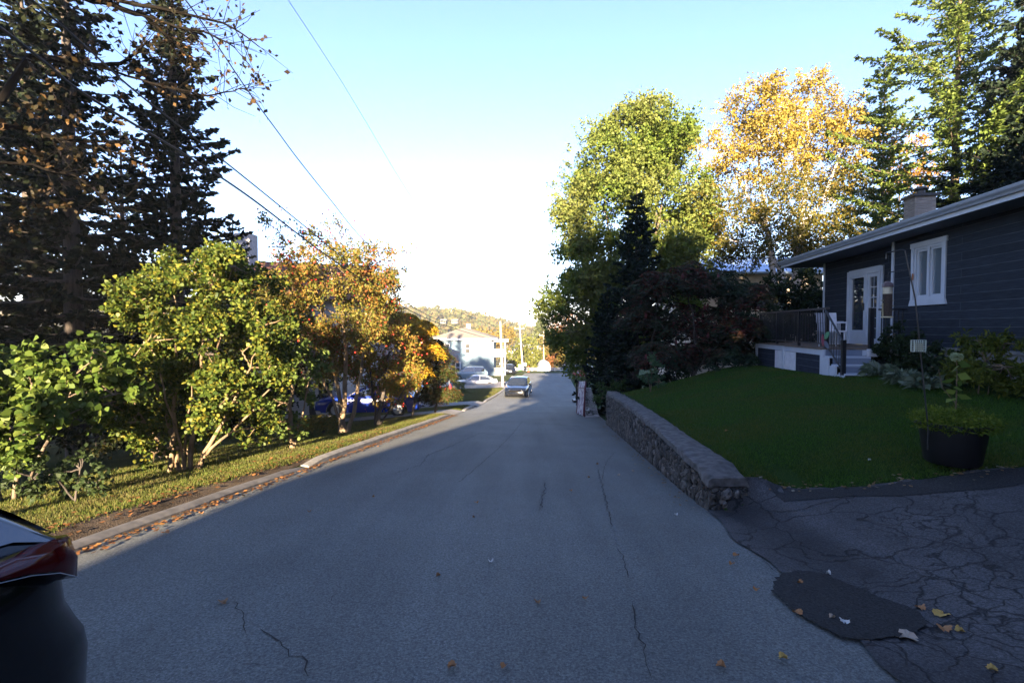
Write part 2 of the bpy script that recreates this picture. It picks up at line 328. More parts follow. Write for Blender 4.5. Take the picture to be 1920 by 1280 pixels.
# ------------------------------------------------------------------ terrain
def slope_int():
    ys = np.arange(-60, 400, .25); s = np.where(ys < 24, .108, np.where(ys < 44, .108-(ys-24)/20*.063, np.where(ys < 72, .045, .0)))
    z = np.concatenate([[0], np.cumsum((s[1:]+s[:-1])/2*.25)]); z = -1.6-(z-np.interp(0, ys, z)); return ys, z
_ys, _zs = slope_int()
def rz(Y): return np.interp(Y, _ys, _zs)
def cX(Y): return .088*np.asarray(Y, dtype=float)-1.25
HW = 3.2
P = np.array([(2.95,5.9,-1.84),(2.82,6.5,-1.80),(2.95,7.3,-1.82),(2.98,8.6,-1.85),(3.2,11.3,-1.98),(3.78,16.5,-2.28),(3.0,10,-1.9),
 (7.5,11,-1.10),(8.3,16.4,-1.32),(7.0,16.3,-1.42),(9.4,10,-.98),(9.3,8,-.97),(12,8,-.9),(5.5,14,-1.62),(5.2,9,-1.5),(6.5,8,-1.28),
 (3.5,5.9,-1.98),(4.4,5.4,-1.74),(4.96,5.3,-1.56),(7,5.2,-1.30),(9,4,-1.05),(3.2,3,-1.86),(5,3,-1.45),(9,0,-.75),(2.1,0,-1.6),(2.3,3,-1.94),(3.2,0,-1.5),(6,0,-1.05),
 (2.5,5.2,-2.16),(2.0,-4,-1.17),(1.6,-8,-.74),(9,-8,-.1),(14,-4,-.3),(20,5,-.6),(30,20,-1.0),(14,20,-1.6),
 (5.3,19,-2.75),(4.6,22,-3.6),(5,24,-3.6),(10,24,-2.3),(20,26,-1.5),(6.5,32,-4.8),(12,34,-3.8),(25,40,-2.5),(8,44,-5.65),(15,46,-4.9),(9,60,-6.4),(10,72,-6.95),(25,70,-5.5),(40,30,-.8),(40,-10,0)])
def _k(d): return d
D_ = np.sqrt(((P[:, None, :2]-P[None, :, :2])**2).sum(-1)); n_ = len(P)
A_ = np.zeros((n_+3, n_+3)); A_[:n_, :n_] = D_; A_[:n_, n_:] = np.c_[np.ones(n_), P[:, :2]]; A_[n_:, :n_] = A_[:n_, n_:].T
W_ = np.linalg.solve(A_, np.r_[P[:, 2], 0, 0, 0])
def RB(X, Y):
    X = np.asarray(X, float); Y = np.asarray(Y, float); Xc = np.clip(X, -5, 40); Yc = np.clip(Y, -10, 72)
    d = np.sqrt((Xc[..., None]-P[:, 0])**2+(Yc[..., None]-P[:, 1])**2)
    return d@W_[:n_]+W_[n_]+W_[n_+1]*Xc+W_[n_+2]*Yc
WY0, WY1 = 5.75, 16.9
def G(X, Y):
    X = np.asarray(X, float); Y = np.asarray(Y, float); X, Y = np.broadcast_arrays(X, Y)
    s = X-cX(Y); z0 = rz(Y)
    u = np.clip(-s-HW, 0, None); near = np.interp(Y, [-10, 14, 26, 40], [1, 1, .75, .25])
    zl = z0+.025+.075*sstep((u-.12)/.45)-near*(.11*np.clip(u-.3, 0, 6)+.03*np.clip(u-6.3, 0, 30))*1.0-np.clip(u-25, 0, 200)*.02
    v = s-HW
    inw = (Y > WY0) & (Y < WY1)
    wd = np.where(Y <= WY0, .9, np.where(inw, .22, np.interp(Y, [16.9, 20, 72], [.5, 1.6, 2.5])))
    off = np.where(inw, -.02, 0)
    t = sstep((v-off)/wd); zr = z0*(1-t)+RB(X, Y)*t
    z = np.where(s < 0, np.where(u > 0, zl, z0-.02), np.where(v > off, zr, z0-.02))
    far = np.clip(Y-76, 0, None); z = z-far*.16*np.exp(-far/200)*(np.abs(X) < 1e9)
    return z
def Gz(x, y): return float(G(x, y))
def sheet(name, ss, ys, zf, m, kind='structure', thick=None):
    "grid in road coordinates: columns ss are offsets from the road centre"
    vs = []; fs = []
    for y in ys:
        for s in ss: x = float(cX(min(y, 90)))+s; vs.append((x, y, zf(x, y, s)))
    n = len(ss)
    for j in range(len(ys)-1):
        for i in range(n-1): fs.append((j*n+i, j*n+i+1, (j+1)*n+i+1, (j+1)*n+i))
    me = bpy.data.meshes.new(name); me.from_pydata(vs, [], fs); me.materials.append(m)
    me.polygons.foreach_set('use_smooth', [True]*len(fs)); o = link(name, me)
    if kind: o['kind'] = kind
    return o
def frange(a, b, st): return list(np.arange(a, b+1e-6, st))
ss = [-400, -200, -120, -80, -55, -40, -30, -24, -19, -16, -14]+frange(-12.5, -3.7, .5)+[-3.45, -3.2, -2, 0, 2, 3.1, 3.18, 3.22, 3.28, 3.34, 3.4, 3.5, 3.7, 4.0]+frange(4.4, 14, .4)+[15, 16.5, 18, 20, 23, 27, 32, 40, 55, 80, 120, 200, 400]
ys = [-60, -45, -35, -28, -22, -18, -15]+frange(-12, 18, .4)+frange(18.6, 46, 1.0)+frange(48, 76, 2)+[80, 90, 100, 120, 150, 200, 260, 340, 450, 600]
edge = [(2.35, 5.95), (3.0, 5.85), (3.5, 5.78), (4.4, 5.35), (5.0, 5.15), (6.0, 5.0), (7.0, 4.6), (8.4, 4.0), (14, 3.4)]
def edgeY(x): return float(np.interp(x, [e[0] for e in edge], [e[1] for e in edge]))+.04*math.sin(x*9)+.03*math.sin(x*23)
gsheet = sheet('ground', ss, ys, lambda x, y, s: Gz(x, y)-(.09 if (s > 2.9 and x < 8.3 and -6.8 < y < edgeY(x)-.12) else 0), M['turfL'])
gsheet.data.materials.append(M['turfR'])
for p in gsheet.data.polygons:
    c = p.center
    if c.x > cX(c.y)+3.1: p.material_index = 1
ry = frange(-16, 72, 1.0)
sheet('road', [-HW, -1.6, 0, 1.6, HW], ry, lambda x, y, s: float(rz(y))+.006-.012*(abs(s)/HW)**2, M['road'])
# cross street at the foot of the hill
mb = MB(); 
for i in range(24):
    x0 = -60+i*5.5
    mb.add([(x0, 71.8, float(rz(72))+.012), (x0+5.5, 71.8, float(rz(72))+.012), (x0+5.5, 78.5, float(rz(72))-.3), (x0, 78.5, float(rz(72))-.3)], [(0, 1, 2, 3)])
tag(mb.build('cross_street', M['road']), kind='structure')
# right driveway draped on the ground: edge follows the lawn
edge = [(2.35, 5.95), (3.0, 5.85), (3.5, 5.78), (4.4, 5.35), (5.0, 5.15), (6.0, 5.0), (7.0, 4.6), (8.4, 4.0), (14, 3.4)]
def edgeY(x): return float(np.interp(x, [e[0] for e in edge], [e[1] for e in edge]))+.04*math.sin(x*9)+.03*math.sin(x*23)
nx, ny = 64, 78; vs = []; fs = []
def xleft(y): return float(cX(y))+HW-.10+.05*math.sin(y*2.3)+.03*math.sin(y*6.1+1)+.015*math.sin(y*19)
for i in range(nx+1):
    t = i/nx; xe = xleft(5.7)+(8.4-xleft(5.7))*t
    for j in range(ny+1):
        y = -7+(edgeY(xe)+7)*j/ny; x = xleft(y)+(8.4-xleft(y))*t; rr = float(rz(y))
        vs.append((x, y, max(Gz(x, y)+.014, rr+.014) if x < cX(y)+HW+.5 else Gz(x, y)+.014))
for i in range(nx):
    for j in range(ny): a = i*(ny+1)+j; fs.append((a, a+ny+1, a+ny+2, a+1))
me = bpy.data.meshes.new('driveway'); me.from_pydata(vs, [], fs); me.materials.append(M['drive']); me.polygons.foreach_set('use_smooth', [True]*len(fs))
tag(link('driveway', me), kind='structure')
def drape(name, pts, m, dz=.02, sub=.15, kind='structure'):
    "polygon in plan, triangulated finely and laid on the ground"
    bm = bmesh.new(); bvs = [bm.verts.new((p[0], p[1], 0)) for p in pts]; bm.faces.new(bvs)
    x0, x1 = min(p[0] for p in pts), max(p[0] for p in pts); y0, y1 = min(p[1] for p in pts), max(p[1] for p in pts)
    for x in np.arange(x0+sub, x1, sub): bmesh.ops.bisect_plane(bm, geom=bm.verts[:]+bm.edges[:]+bm.faces[:], plane_co=(x, 0, 0), plane_no=(1, 0, 0))
    for y in np.arange(y0+sub, y1, sub): bmesh.ops.bisect_plane(bm, geom=bm.verts[:]+bm.edges[:]+bm.faces[:], plane_co=(0, y, 0), plane_no=(0, 1, 0))
    for v in bm.verts:
        x, y = v.co.x, v.co.y; onroad = abs(x-cX(y)) < HW
        v.co.z = (float(rz(y))+.004 if onroad else Gz(x, y)+.014)+dz
    bmesh.ops.recalc_face_normals(bm, faces=bm.faces)
    me = bpy.data.meshes.new(name); bm.to_mesh(me); bm.free(); me.materials.append(m); me.polygons.foreach_set('use_smooth', [True]*len(me.polygons))
    o = link(name, me); tag(o, kind=kind); return o
def ground_hit(px, py, Y0=1.0):
    "ground point under a pixel"
    for k in range(4000):
        Y = Y0+k*.02; p = at(px, py, Y)
        zz = float(rz(Y)) if abs(p.x-cX(Y)) < HW else Gz(p.x, Y)
        if p.z <= zz: return Vector((p.x, Y, zz))
    return Vector((p.x, Y, zz))
pp = [(860,875),(930,872),(1000,885),(1060,908),(1130,930),(1190,962),(1250,985),(1320,1012),(1370,1040),(1400,1080),(1350,1110),(1260,1130),(1190,1136),(1130,1130),(1075,1120),(1020,1095),(970,1065),(930,1040),(885,1008),(850,980),(825,955),(815,930),(830,895)]
pts = [ground_hit(1040+a/2, 640+b/2) for a, b in pp]
pts2 = []
for a_, b_ in zip(pts, pts[1:]+pts[:1]):
    for k in range(4): q = a_.lerp(b_, k/4); pts2.append((q.x+random.gauss(0, .008), q.y+random.gauss(0, .008)))
drape('asphalt_patch', pts2, M['patch'], .016, .12)
# darker strip of newer asphalt along the lawn edge
sx = frange(3.1, 7.0, .2)
drape('asphalt_strip', [(x, edgeY(x)-.05) for x in sx]+[(x, edgeY(x)-.42-.06*math.sin(x*3)) for x in sx[::-1]], M['patch'], .006, .15)
# left driveways
def ldrive(y0, y1, ln):
    xl = lambda y: float(cX(y))-HW+.05
    drape('left_driveway', [(xl(y0), y0), (xl(y1), y1), (xl(y1)-ln, y1+.2), (xl(y0)-ln, y0+.2)], M['ldrive'], .01, .6)
ldrive(21.0, 23.6, 7); ldrive(27.5, 30.8, 8); ldrive(44.5, 53, 9)
def strip(name, y0, y1, o0, wfun, m, n=6):
    vs = []; fs = []; yy = frange(y0, y1, .12)
    for y in yy:
        for k in range(n+1):
            x = float(cX(y))-HW-o0-wfun(y)*k/n; vs.append((x, y, Gz(x, y)+.016-.01*(k == n)-.01*(k == 0)))
    for a in range(len(yy)-1):
        for k in range(n): q = a*(n+1)+k; fs.append((q, q+1, q+n+2, q+n+1))
    me = bpy.data.meshes.new(name); me.from_pydata(vs, [], fs); me.materials.append(m); me.polygons.foreach_set('use_smooth', [True]*len(fs)); tag(link(name, me), kind='structure')
strip('dirt_strip', 3.0, 9.6, .15, lambda y: max(.03, .50-.07*abs(y-5.2)**1.2+.06*math.sin(y*5)+.04*math.sin(y*13)), turf('dirt', [(.02, .016, .011), (.06, .045, .032), (.11, .085, .06)], 6))
# ---------------------------------------------------------------- kerb, wall
def kerb(y0, y1, h=.11, wd=.17, seg=.5, m='concrete'):
    yy = np.linspace(y0, y1, max(3, int((y1-y0)/seg))); mb = MB(); rings = []
    for y in yy:
        x = float(cX(y))-HW+rng.normal(0, .008); z = float(rz(y))+rng.normal(0, .004)
        hh = h*min(1, (y-y0)/.8+.25)*min(1, (y1-y)/.8+.25)
        rings.append([(x-wd-.02, y, z-.1), (x-wd, y, z+hh-.015), (x-wd+.03, y, z+hh), (x-.03, y, z+hh-.004), (x+.01, y, z+hh-.03), (x+.03, y, z-.1)])
    mb.loft(rings); return mb.build('kerb', M[m], smooth=40)
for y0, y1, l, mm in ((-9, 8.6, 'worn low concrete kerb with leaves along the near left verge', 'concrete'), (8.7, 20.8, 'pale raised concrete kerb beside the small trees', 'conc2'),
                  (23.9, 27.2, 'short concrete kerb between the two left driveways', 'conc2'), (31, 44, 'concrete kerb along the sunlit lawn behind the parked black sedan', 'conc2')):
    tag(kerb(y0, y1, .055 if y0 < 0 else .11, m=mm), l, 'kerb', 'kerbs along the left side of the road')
wall_pts = [(5.78,-1.84),(6.15,-1.76),(7.0,-1.76),(7.76,-1.78),(9,-1.80),(10.4,-1.86),(12.5,-1.97),(14.6,-2.10),(16.9,-2.27)]
wy = frange(5.78, 16.9, .18)
wt = thing('stone_wall', (2.5, 6, -2.2), 'low stone retaining wall with concrete cap beside the road', 'retaining wall')
def wx(y): 
    b = float(cX(y))+HW-.11
    return b+.06*max(0, 6.6-y)
rings = []; caps = []
for y in wy:
    zt = float(np.interp(y, [a for a, b in wall_pts], [b for a, b in wall_pts])); x = wx(y); zb = float(rz(y))-.2
    jig = rng.normal(0, .012, 6); h = zt-.09-zb
    rings.append([(x+.0+jig[0], y, zb), (x-.02+jig[1], y, zb+h*.35), (x+.0+jig[2], y, zb+h*.7), (x+.02, y, zb+h), (x+.34+.1*max(0, min(1, (8.5-y)/2.5)), y, zb+h), (x+.36+.1*max(0, min(1, (8.5-y)/2.5)), y, zb)])
    wj = rng.normal(0, .012, 3); wd = .37+.10*max(0, min(1, (8.5-y)/2.5))
    caps.append([(x-.035+wj[0], y, zt-.1), (x-.03+wj[1], y, zt-.02), (x+.02, y, zt+wj[2]), (x+wd*.5, y, zt+.015+wj[0]), (x+wd-.05, y, zt+.008+wj[1]), (x+wd, y, zt-.1)])
mbs = MB(); mbs.loft(rings)
ico = bmesh.new(); bmesh.ops.create_icosphere(ico, subdivisions=2, radius=1); ico.verts.index_update(); iv = [v.co.copy() for v in ico.verts]; fi = [tuple(v.index for v in f.verts) for f in ico.faces]; ico.free()
y = 5.86
while y < 16.8:
    wd_ = random.uniform(.10, .22)*(1+(y-6)*.03); zt = float(np.interp(y, [a for a, b in wall_pts], [b for a, b in wall_pts]))-.11; z = float(rz(y))-.03
    while z < zt-.03:
        h = min(random.uniform(.10, .30), zt-z); 
        c = Vector((wx(y)+.012, y+wd_/2, z+h/2)); ex = .6
        q = []
        for v in iv:
            v2 = Vector([math.copysign(abs(k)**ex, k) for k in v]); q.append((c.x+v2.x*random.uniform(.030, .045), c.y+v2.y*wd_*.47+random.gauss(0, .004), c.z+v2.z*h*.46+random.gauss(0, .004)))
        mbs.add(q, fi); z += h+.012
    y += wd_+.008
for xx in np.arange(wx(5.8)+.06, wx(5.8)+.44, .13):
    z = float(rz(5.8))-.05
    while z < -1.97:
        h = random.uniform(.1, .2); c = Vector((xx, 5.775, z+h/2)); mbs.add([(c.x+math.copysign(abs(v.x)**.6, v.x)*.062, c.y+v.y*.035, c.z+math.copysign(abs(v.z)**.6, v.z)*h*.46) for v in iv], fi); z += h+.01
mbs.build('stonework', M['stone'], wt, smooth=50)
MB().loft(caps).build('cap', M['cap'], wt, smooth=70)
# ---------------------------------------------------------------- cracks
def crack(pxs, w0=.010):
    q = [ground_hit(*p) for p in pxs]; pl = []
    for i in range(len(q)-1):
        n = max(2, int((q[i+1]-q[i]).length/.06)); a = q[i]; b = q[i+1]; nrm = Vector((-(b-a).y, (b-a).x, 0)).normalized()
        for k in range(n): pl.append(a.lerp(b, k/n)+nrm*random.gauss(0, .012))
    pl.append(q[-1]); vs = []; fs = []
    for i, p in enumerate(pl):
        t = (pl[min(i+1, len(pl)-1)]-pl[max(0, i-1)]); nrm = Vector((-t.y, t.x, 0)).normalized(); w_ = w0*.5*random.uniform(.3, 1.2)*(.2 if i in (0, len(pl)-1) else 1)
        z = float(rz(p.y))+.011 if abs(p.x-cX(p.y)) < HW else Gz(p.x, p.y)+.02
        for sg in (-1, 1): vs.append((p.x+nrm.x*w_*sg, p.y+nrm.y*w_*sg, z))
    for i in range(len(pl)-1): fs.append((2*i, 2*i+1, 2*i+3, 2*i+2))
    return vs, fs
mb = MB()
for c, w_ in [([(440,1130),(452,1165),(462,1195)], .007), ([(480,1185),(520,1200),(530,1215),(545,1232),(575,1246),(578,1275)], .011), ([(635,1110),(612,1130),(602,1138)], .005),
          ([(440,1245),(500,1252)], .005), ([(1160,1030),(1172,1060),(1178,1085)], .012), ([(1185,1130),(1195,1190),(1212,1235),(1222,1279)], .010),
          ([(735,890),(790,872),(805,850)], .012), ([(800,855),(850,835),(900,812),(935,815)], .014), ([(860,905),(890,880),(930,845),(955,820),(980,790)], .012),
          ([(1120,880),(1130,915),(1140,960),(1146,990)], .013), ([(1015,955),(1022,915),(1022,905)], .014), ([(1010,960),(1020,900)], .004), ([(1150,850),(1135,870),(1128,900)], .01),
          ([(860,800),(960,790),(1090,800)], .02), ([(930,760),(1010,765)], .03), ([(1375,1000),(1420,990),(1480,1000),(1560,995),(1640,1000)], .008), ([(1340,960),(1400,985),(1410,1030),(1455,1075)], .01),
          ([(1420,965),(1500,960),(1600,930),(1720,905),(1800,900)], .014), ([(1700,1075),(1790,1100),(1850,1130),(1919,1150)], .01)]:
    mb.add(*crack(c, w_))
tag(mb.build('road_cracks', M['crack']), kind='structure')
# ------------------------------------------------------------------ foliage tools
def unit(a): return a/np.maximum(np.linalg.norm(a, axis=-1, keepdims=True), 1e-9)
def rdir(n): return unit(rng.normal(size=(n, 3)))
def leafquads(P0, D, size, asp=.6, var=.35, fold=.25, hexa=False):
    "leaf quads starting at P0 pointing along D"
    n = len(P0); D = unit(D); r = rdir(n); S = unit(np.cross(D, r)); Nn = np.cross(D, S)
    L = size*(1+rng.uniform(-var, var, (n, 1))); W = L*asp*.5
    b = P0; t = P0+D*L; m = P0+D*L*.45+Nn*L*fold*.3
    if hexa:
        m1 = P0+D*L*.22+Nn*L*fold*.25; m2 = P0+D*L*.62+Nn*L*fold*.15; return np.stack([b, m1+S*W, m2+S*W*.82, t-Nn*L*fold*.3, m2-S*W*.82, m1-S*W], axis=1)
    return np.stack([b, m+S*W, t, m-S*W], axis=1)
def blob_crown(blobs, n, size, asp=.65, twig=.28, per=9, sub=14, subr=.36, shell=.55, droop=.15, hexa=False):
    """blobs: (centre, (rx,ry,rz), weight). Leaves sit on twigs, twigs in sub-clumps, sub-clumps near each blob's shell. Returns quads and sub-clump centres"""
    out = []; subs = []
    ws = np.array([b[2]*(b[1][0]*b[1][1]*b[1][2])**.55 for b in blobs]); ws /= ws.sum()
    for (c, r, w_), fr in zip(blobs, ws):
        c = np.array(c); r = np.array(r, float); k = max(4, int(sub*w_**.5))
        d = rdir(k); rad = shell+(1-shell)*rng.random((k, 1))**.7
        sc = c+d*r*rad; subs.append(sc)
        nt_ = max(1, int(n*fr/per)); idx = rng.integers(0, k, nt_)
        sz = subr*rng.uniform(.55, 1.25, (k, 1))[idx]
        q = rdir(nt_); tw = sc[idx]+q*r*sz*rng.random((nt_, 1))**.4
        td = unit(q*.8+unit(tw-c)*.8+np.array([0, 0, -droop])+rng.normal(0, .35, (nt_, 3)))
        for j in range(per):
            f = (j+.5)/per; p0 = tw+td*twig*(f-.3)+rng.normal(0, twig*.10, (nt_, 3))
            dd = td*.4+rdir(nt_)*.9+np.array([0, 0, -droop])
            out.append(leafquads(p0, dd, size, asp, hexa=hexa))
    return np.concatenate(out), np.concatenate(subs)
def limb(mb, a, b, r0, r1, wob=.06, n=6, sag=0, seg=6):
    a = Vector(a); b = Vector(b); L = (b-a).length; pts = []; rad = []
    o = Vector((0, 0, 0))
    for i in range(n+1):
        t = i/n; q = a.lerp(b, t)
        if 0 < i < n: o = o*.6+Vector(rng.normal(0, 1, 3))*wob*L/n*1.6; q = q+o
        q.z += sag*L*math.sin(t*math.pi); pts.append(q); rad.append(r0+(r1-r0)*t**.8)
    mb.tube(pts, rad, seg); return pts
def broadleaf(name, base, stems, blobs, n, size, lm, bm_, label, cat='tree', group=None, trunk_r=.12, twigs=True, fork=None, extra=None, **kw):
    """stems: list of (top point, radius) main stems from the base; limbs run from the stems to blobs"""
    base = Vector(base); t = thing(name, base, label, cat, group)
    mb = MB(); stempts = []
    for st in stems:
        top, r = st[0], st[1]; foot = base+Vector(rng.normal(0, trunk_r*.5, 3))*(1 if len(stems) > 1 else 0); foot.z = base.z-.15
        pts = limb(mb, foot, top, r, r*.3, .05, 9, seg=8); stempts += [(p, r*(1-.7*i/9)) for i, p in enumerate(pts) if i > 2]
    Q, subs = blob_crown(blobs, n, size, **kw)
    k = 0
    for c, r, w_ in blobs:
        c = Vector(c); s = min(stempts, key=lambda q: (q[0]-c).length+max(0, q[0].z-c.z)*1.5)
        limb(mb, s[0], c, max(.012, s[1]*.6), .012, .12, 6, .04, 5)
    if twigs:
        cs = [Vector(b[0]) for b in blobs]
        for s in subs[::2]:
            s = Vector(s); c = min(cs, key=lambda q: (q-s).length); limb(mb, c, s, .014, .004, .12, 4, 0, 4)
    mb.build('trunk', bm_, t, smooth=60)
    quads('crown', Q, lm, t, nv=Q.shape[1])
    return t, subs
def conifer(name, base, H, Rad, label, lm, bm_, group=None, lean=(0, 0), whorl=.42, nb=6, droop=.35, up=.25, spray=.17, sw=.05, z0=.12, dens=1.0, prof=.9, tr=None, cat='tree', irregular=.25, ks=4, hang=1.0, jit=.38):
    base = Vector(base); t = thing(name, base, label, cat, group); tr = tr or H*.013+.04
    mb = MB(); pts = [base+Vector((lean[0]*k/8, lean[1]*k/8, H*k/8)) for k in range(9)]; pts[0].z -= .2
    mb.tube(pts, [tr*(1-.95*k/8)+.01 for k in range(9)], 8)
    P0 = []; DD = []
    z = z0*H
    while z < H*.985:
        f = z/H; rr = Rad*(1-f)**prof*(1 if f > z0+.06 else .75)+.12; o = base+Vector((lean[0]*f, lean[1]*f, z)); a0 = random.random()*6.28
        m_ = nb if f < .85 else 4
        for k in range(m_):
            a = a0+k*6.283/m_+random.gauss(0, .25); L = rr*random.uniform(1-irregular*1.6, 1+irregular); dr = droop*random.uniform(.6, 1.3)*(1-f*.8)
            d = Vector((math.cos(a), math.sin(a), 0)); n = 8; bp = []
            for i in range(n+1):
                s = i/n; bp.append(o+d*L*s+Vector((0, 0, L*(-dr*s+up*s*s*1.0+.08*s))))
            mb.tube(bp, [max(.004, tr*.28*(1-f)*(1-s/n)+.004) for s in range(n+1)], 4, cap=False)
            bpn = np.array(bp); nt_ = max(6, int(L/.055*dens)); s = rng.random(nt_)**.75*.97+.03
            ip = s*n; i0 = np.minimum(ip.astype(int), n-1); fr = (ip-i0)[:, None]; pos = bpn[i0]*(1-fr)+bpn[i0+1]*fr
            tan = unit(bpn[i0+1]-bpn[i0]); side = np.cross(tan, [0, 0, 1.0])*np.where(rng.random((nt_, 1)) < .5, -1, 1)
            tl = (.10+.33*L*(1-s)**.7*.55)[:, None]*rng.uniform(.5, 1.2, (nt_, 1)); tl = np.minimum(tl, .75)
            tdv = unit(tan*.75+side*.85+np.array([0, 0, -.28*droop/.35*hang]))+rng.normal(0, .12, (nt_, 3))
            for j in range(ks):
                P0.append(pos+tdv*tl*(j/ks)); DD.append(tdv+rng.normal(0, jit, (nt_, 3)))
        z += whorl*random.uniform(.75, 1.2)*(1-.45*f)
    mb.build('trunk', bm_, t, smooth=60)
    P0 = np.concatenate(P0); DD = np.concatenate(DD)
    quads('crown', leafquads(P0, DD, spray, sw/spray*2, .4, .1), lm, t)
    return t
def sph(px, py, Y, rpx, asp=(1, 1, 1), w_=1):
    r = rpx*Y/F; return (at(px, py, Y), (r*asp[0], r*asp[1], r*asp[2]), w_)
# ================================================================== right-hand house
ha = math.atan(.15)
hd = Vector((math.sin(ha), math.cos(ha), 0)); hr_ = Vector((math.cos(ha), -math.sin(ha), 0)); H0 = Vector((7.5, 0, 0))
def HP(a, b, z): return H0+hd*a+hr_*b+Vector((0, 0, z))
def hbox(mb, a0, a1, b0, b1, z0, z1): return mb.hexa([HP(a0, b0, z0), HP(a0, b1, z0), HP(a1, b1, z0), HP(a1, b0, z0), HP(a0, b0, z1), HP(a0, b1, z1), HP(a1, b1, z1), HP(a1, b0, z1)])
def hthing(name, a, b, z, label, cat, group=None): return thing(name, HP(a, b, z), label, cat, group)
house = hthing('bungalow', 8, 4, -1, 'dark blue bungalow with horizontal siding and white trim above the lawn', 'house')
ZS = 2.05; ZF = -.44
mb = MB()
WA0, WA1, WZ0, WZ1 = 10.27, 11.17, .60, 1.77   # window opening
hbox(mb, -5, WA0, 0, .2, ZF, ZS); hbox(mb, WA1, 11.96, 0, .2, ZF, ZS); hbox(mb, WA0, WA1, .0, .2, ZF, WZ0); hbox(mb, WA0, WA1, .0, .2, WZ1, ZS)
hbox(mb, -5, -4.8, .2, 9, ZF, ZS); hbox(mb, -5, 15.9, 8.8, 9.0, ZF, ZS)
mb.build('wall', M['side'], house)
mb = MB(); DA0, DA1 = 12.98, 14.52
hbox(mb, 11.96, DA0, .32, .5, -.52, ZS); hbox(mb, DA1, 16.1, .32, .5, -.52, ZS); hbox(mb, DA0, DA1, .32, .5, 1.52, ZS); hbox(mb, 15.9, 16.1, .5, 9, -.52, ZS); hbox(mb, 11.78, 11.96, .2, .5, -.52, ZS)
mb.build('porch_wall', M['side'], house)
mb = MB(); hbox(mb, -5, 11.9, .03, .22, -1.6, ZF); hbox(mb, 11.9, 15.85, .36, .5, -1.9, -.52); hbox(mb, -5, 11.97, -.012, .03, ZF-.05, ZF+.01); mb.build('foundation', M['conc2'], house)
mb = MB(); hbox(mb, 11.9, 11.985, -.025, .07, -1.1, ZS); mb.build('corner_trim', M['wht'], house)
mb = MB(); hbox(mb, 16.02, 16.12, .30, .38, -.52, ZS); mb.build('corner_trim', M['wht'], house)
EB = -.6; RA0, RA1 = -6, 17.1
mb = MB(); hbox(mb, RA0, RA1, EB, .6, ZS, ZS+.03); hbox(mb, 15.9, RA1, .6, 9.6, ZS, ZS+.03); hbox(mb, RA0, -4.95, .6, 9.6, ZS, ZS+.03); mb.build('soffit', M['soff'], house)
mb = MB(); hbox(mb, RA0, RA1, EB-.03, EB, ZS-.01, ZS+.19); hbox(mb, RA1, RA1+.03, EB, 9.6, ZS-.01, ZS+.19); mb.build('fascia', M['wht'], house)
# gutter: K-style profile swept along the eave
prof = [(EB-.03, ZS+.075), (EB-.085, ZS+.075), (EB-.10, ZS+.11), (EB-.135, ZS+.15), (EB-.145, ZS+.19), (EB-.145, ZS+.2), (EB-.132, ZS+.2), (EB-.132, ZS+.185), (EB-.05, ZS+.1), (EB-.03, ZS+.1)]
MB().loft([[HP(a, b, z) for b, z in prof] for a in (RA0, RA1+.02)]).build('gutter', M['grey'], house)
rg = 4.5
mb = MB(); mb.loft([[HP(a, EB-.05, ZS+.2), HP(a, rg, ZS+1.15), HP(a, 9.65, ZS+.2), HP(a, 9.6, ZS+.16), HP(a, rg, ZS+1.05), HP(a, EB, ZS+.16)] for a in (RA0-.05, RA1+.06)]); mb.build('roof', M['roof'], house)
mb = MB()  # white gable boards
mb.loft([[HP(a, EB, ZS+.03), HP(a, rg, ZS+1.0), HP(a, 9.6, ZS+.03)] for a in (15.9, 15.8)]); mb.build('gable', M['side'], house)
mb = MB(); hbox(mb, 16.2, 16.75, 3.0, 3.6, 2.3, 4.15); ch = mb.build('chimney', M['brickc'], house)
mb = MB(); hbox(mb, 16.14, 16.81, 2.93, 3.67, 4.15, 4.24); mb.build('chimney_cap', M['black'], ch)
c0 = HP(16.5, 3.35, 4.2); MB().lathe([(.12, .04), (.12, .2), (.1, .2), (.2, .22), (.2, .27), (.02, .34)], c0, 14).build('flue', M['black'], ch, smooth=40)
# window with two casements
def framebox(mb, a0, a1, z0, z1, w_, b0, b1):
    hbox(mb, a0, a0+w_, b0, b1, z0, z1); hbox(mb, a1-w_, a1, b0, b1, z0, z1); hbox(mb, a0+w_, a1-w_, b0, b1, z0, z0+w_); hbox(mb, a0+w_, a1-w_, b0, b1, z1-w_, z1)
win = MB(); framebox(win, WA0, WA1, WZ0, WZ1, .05, -.01, .12); hbox(win, (WA0+WA1)/2-.035, (WA0+WA1)/2+.035, -.012, .11, WZ0+.05, WZ1-.05)
for a0, a1 in ((WA0+.05, (WA0+WA1)/2-.035), ((WA0+WA1)/2+.035, WA1-.05)): framebox(win, a0, a1, WZ0+.05, WZ1-.05, .05, .02, .08)
winf = win.build('window', M['wht'], house)
M['skyglass'] = glass('sky_grey_glass', (.14, .17, .19), .02, 2.3)  # pane base colour lightened to stand in for reflected sky
mb = MB(); hbox(mb, WA0+.1, WA1-.1, .05, .06, WZ0+.1, WZ1-.1); mb.build('pane', M['skyglass'], winf)
mb = MB(); tw = .085
hbox(mb, WA0-tw, WA0-.002, -.03, .0, WZ0, WZ1); hbox(mb, WA1+.002, WA1+tw, -.03, 0, WZ0, WZ1); hbox(mb, WA0-tw-.03, WA1+tw+.03, -.035, -.001, WZ1+.001, WZ1+.11)
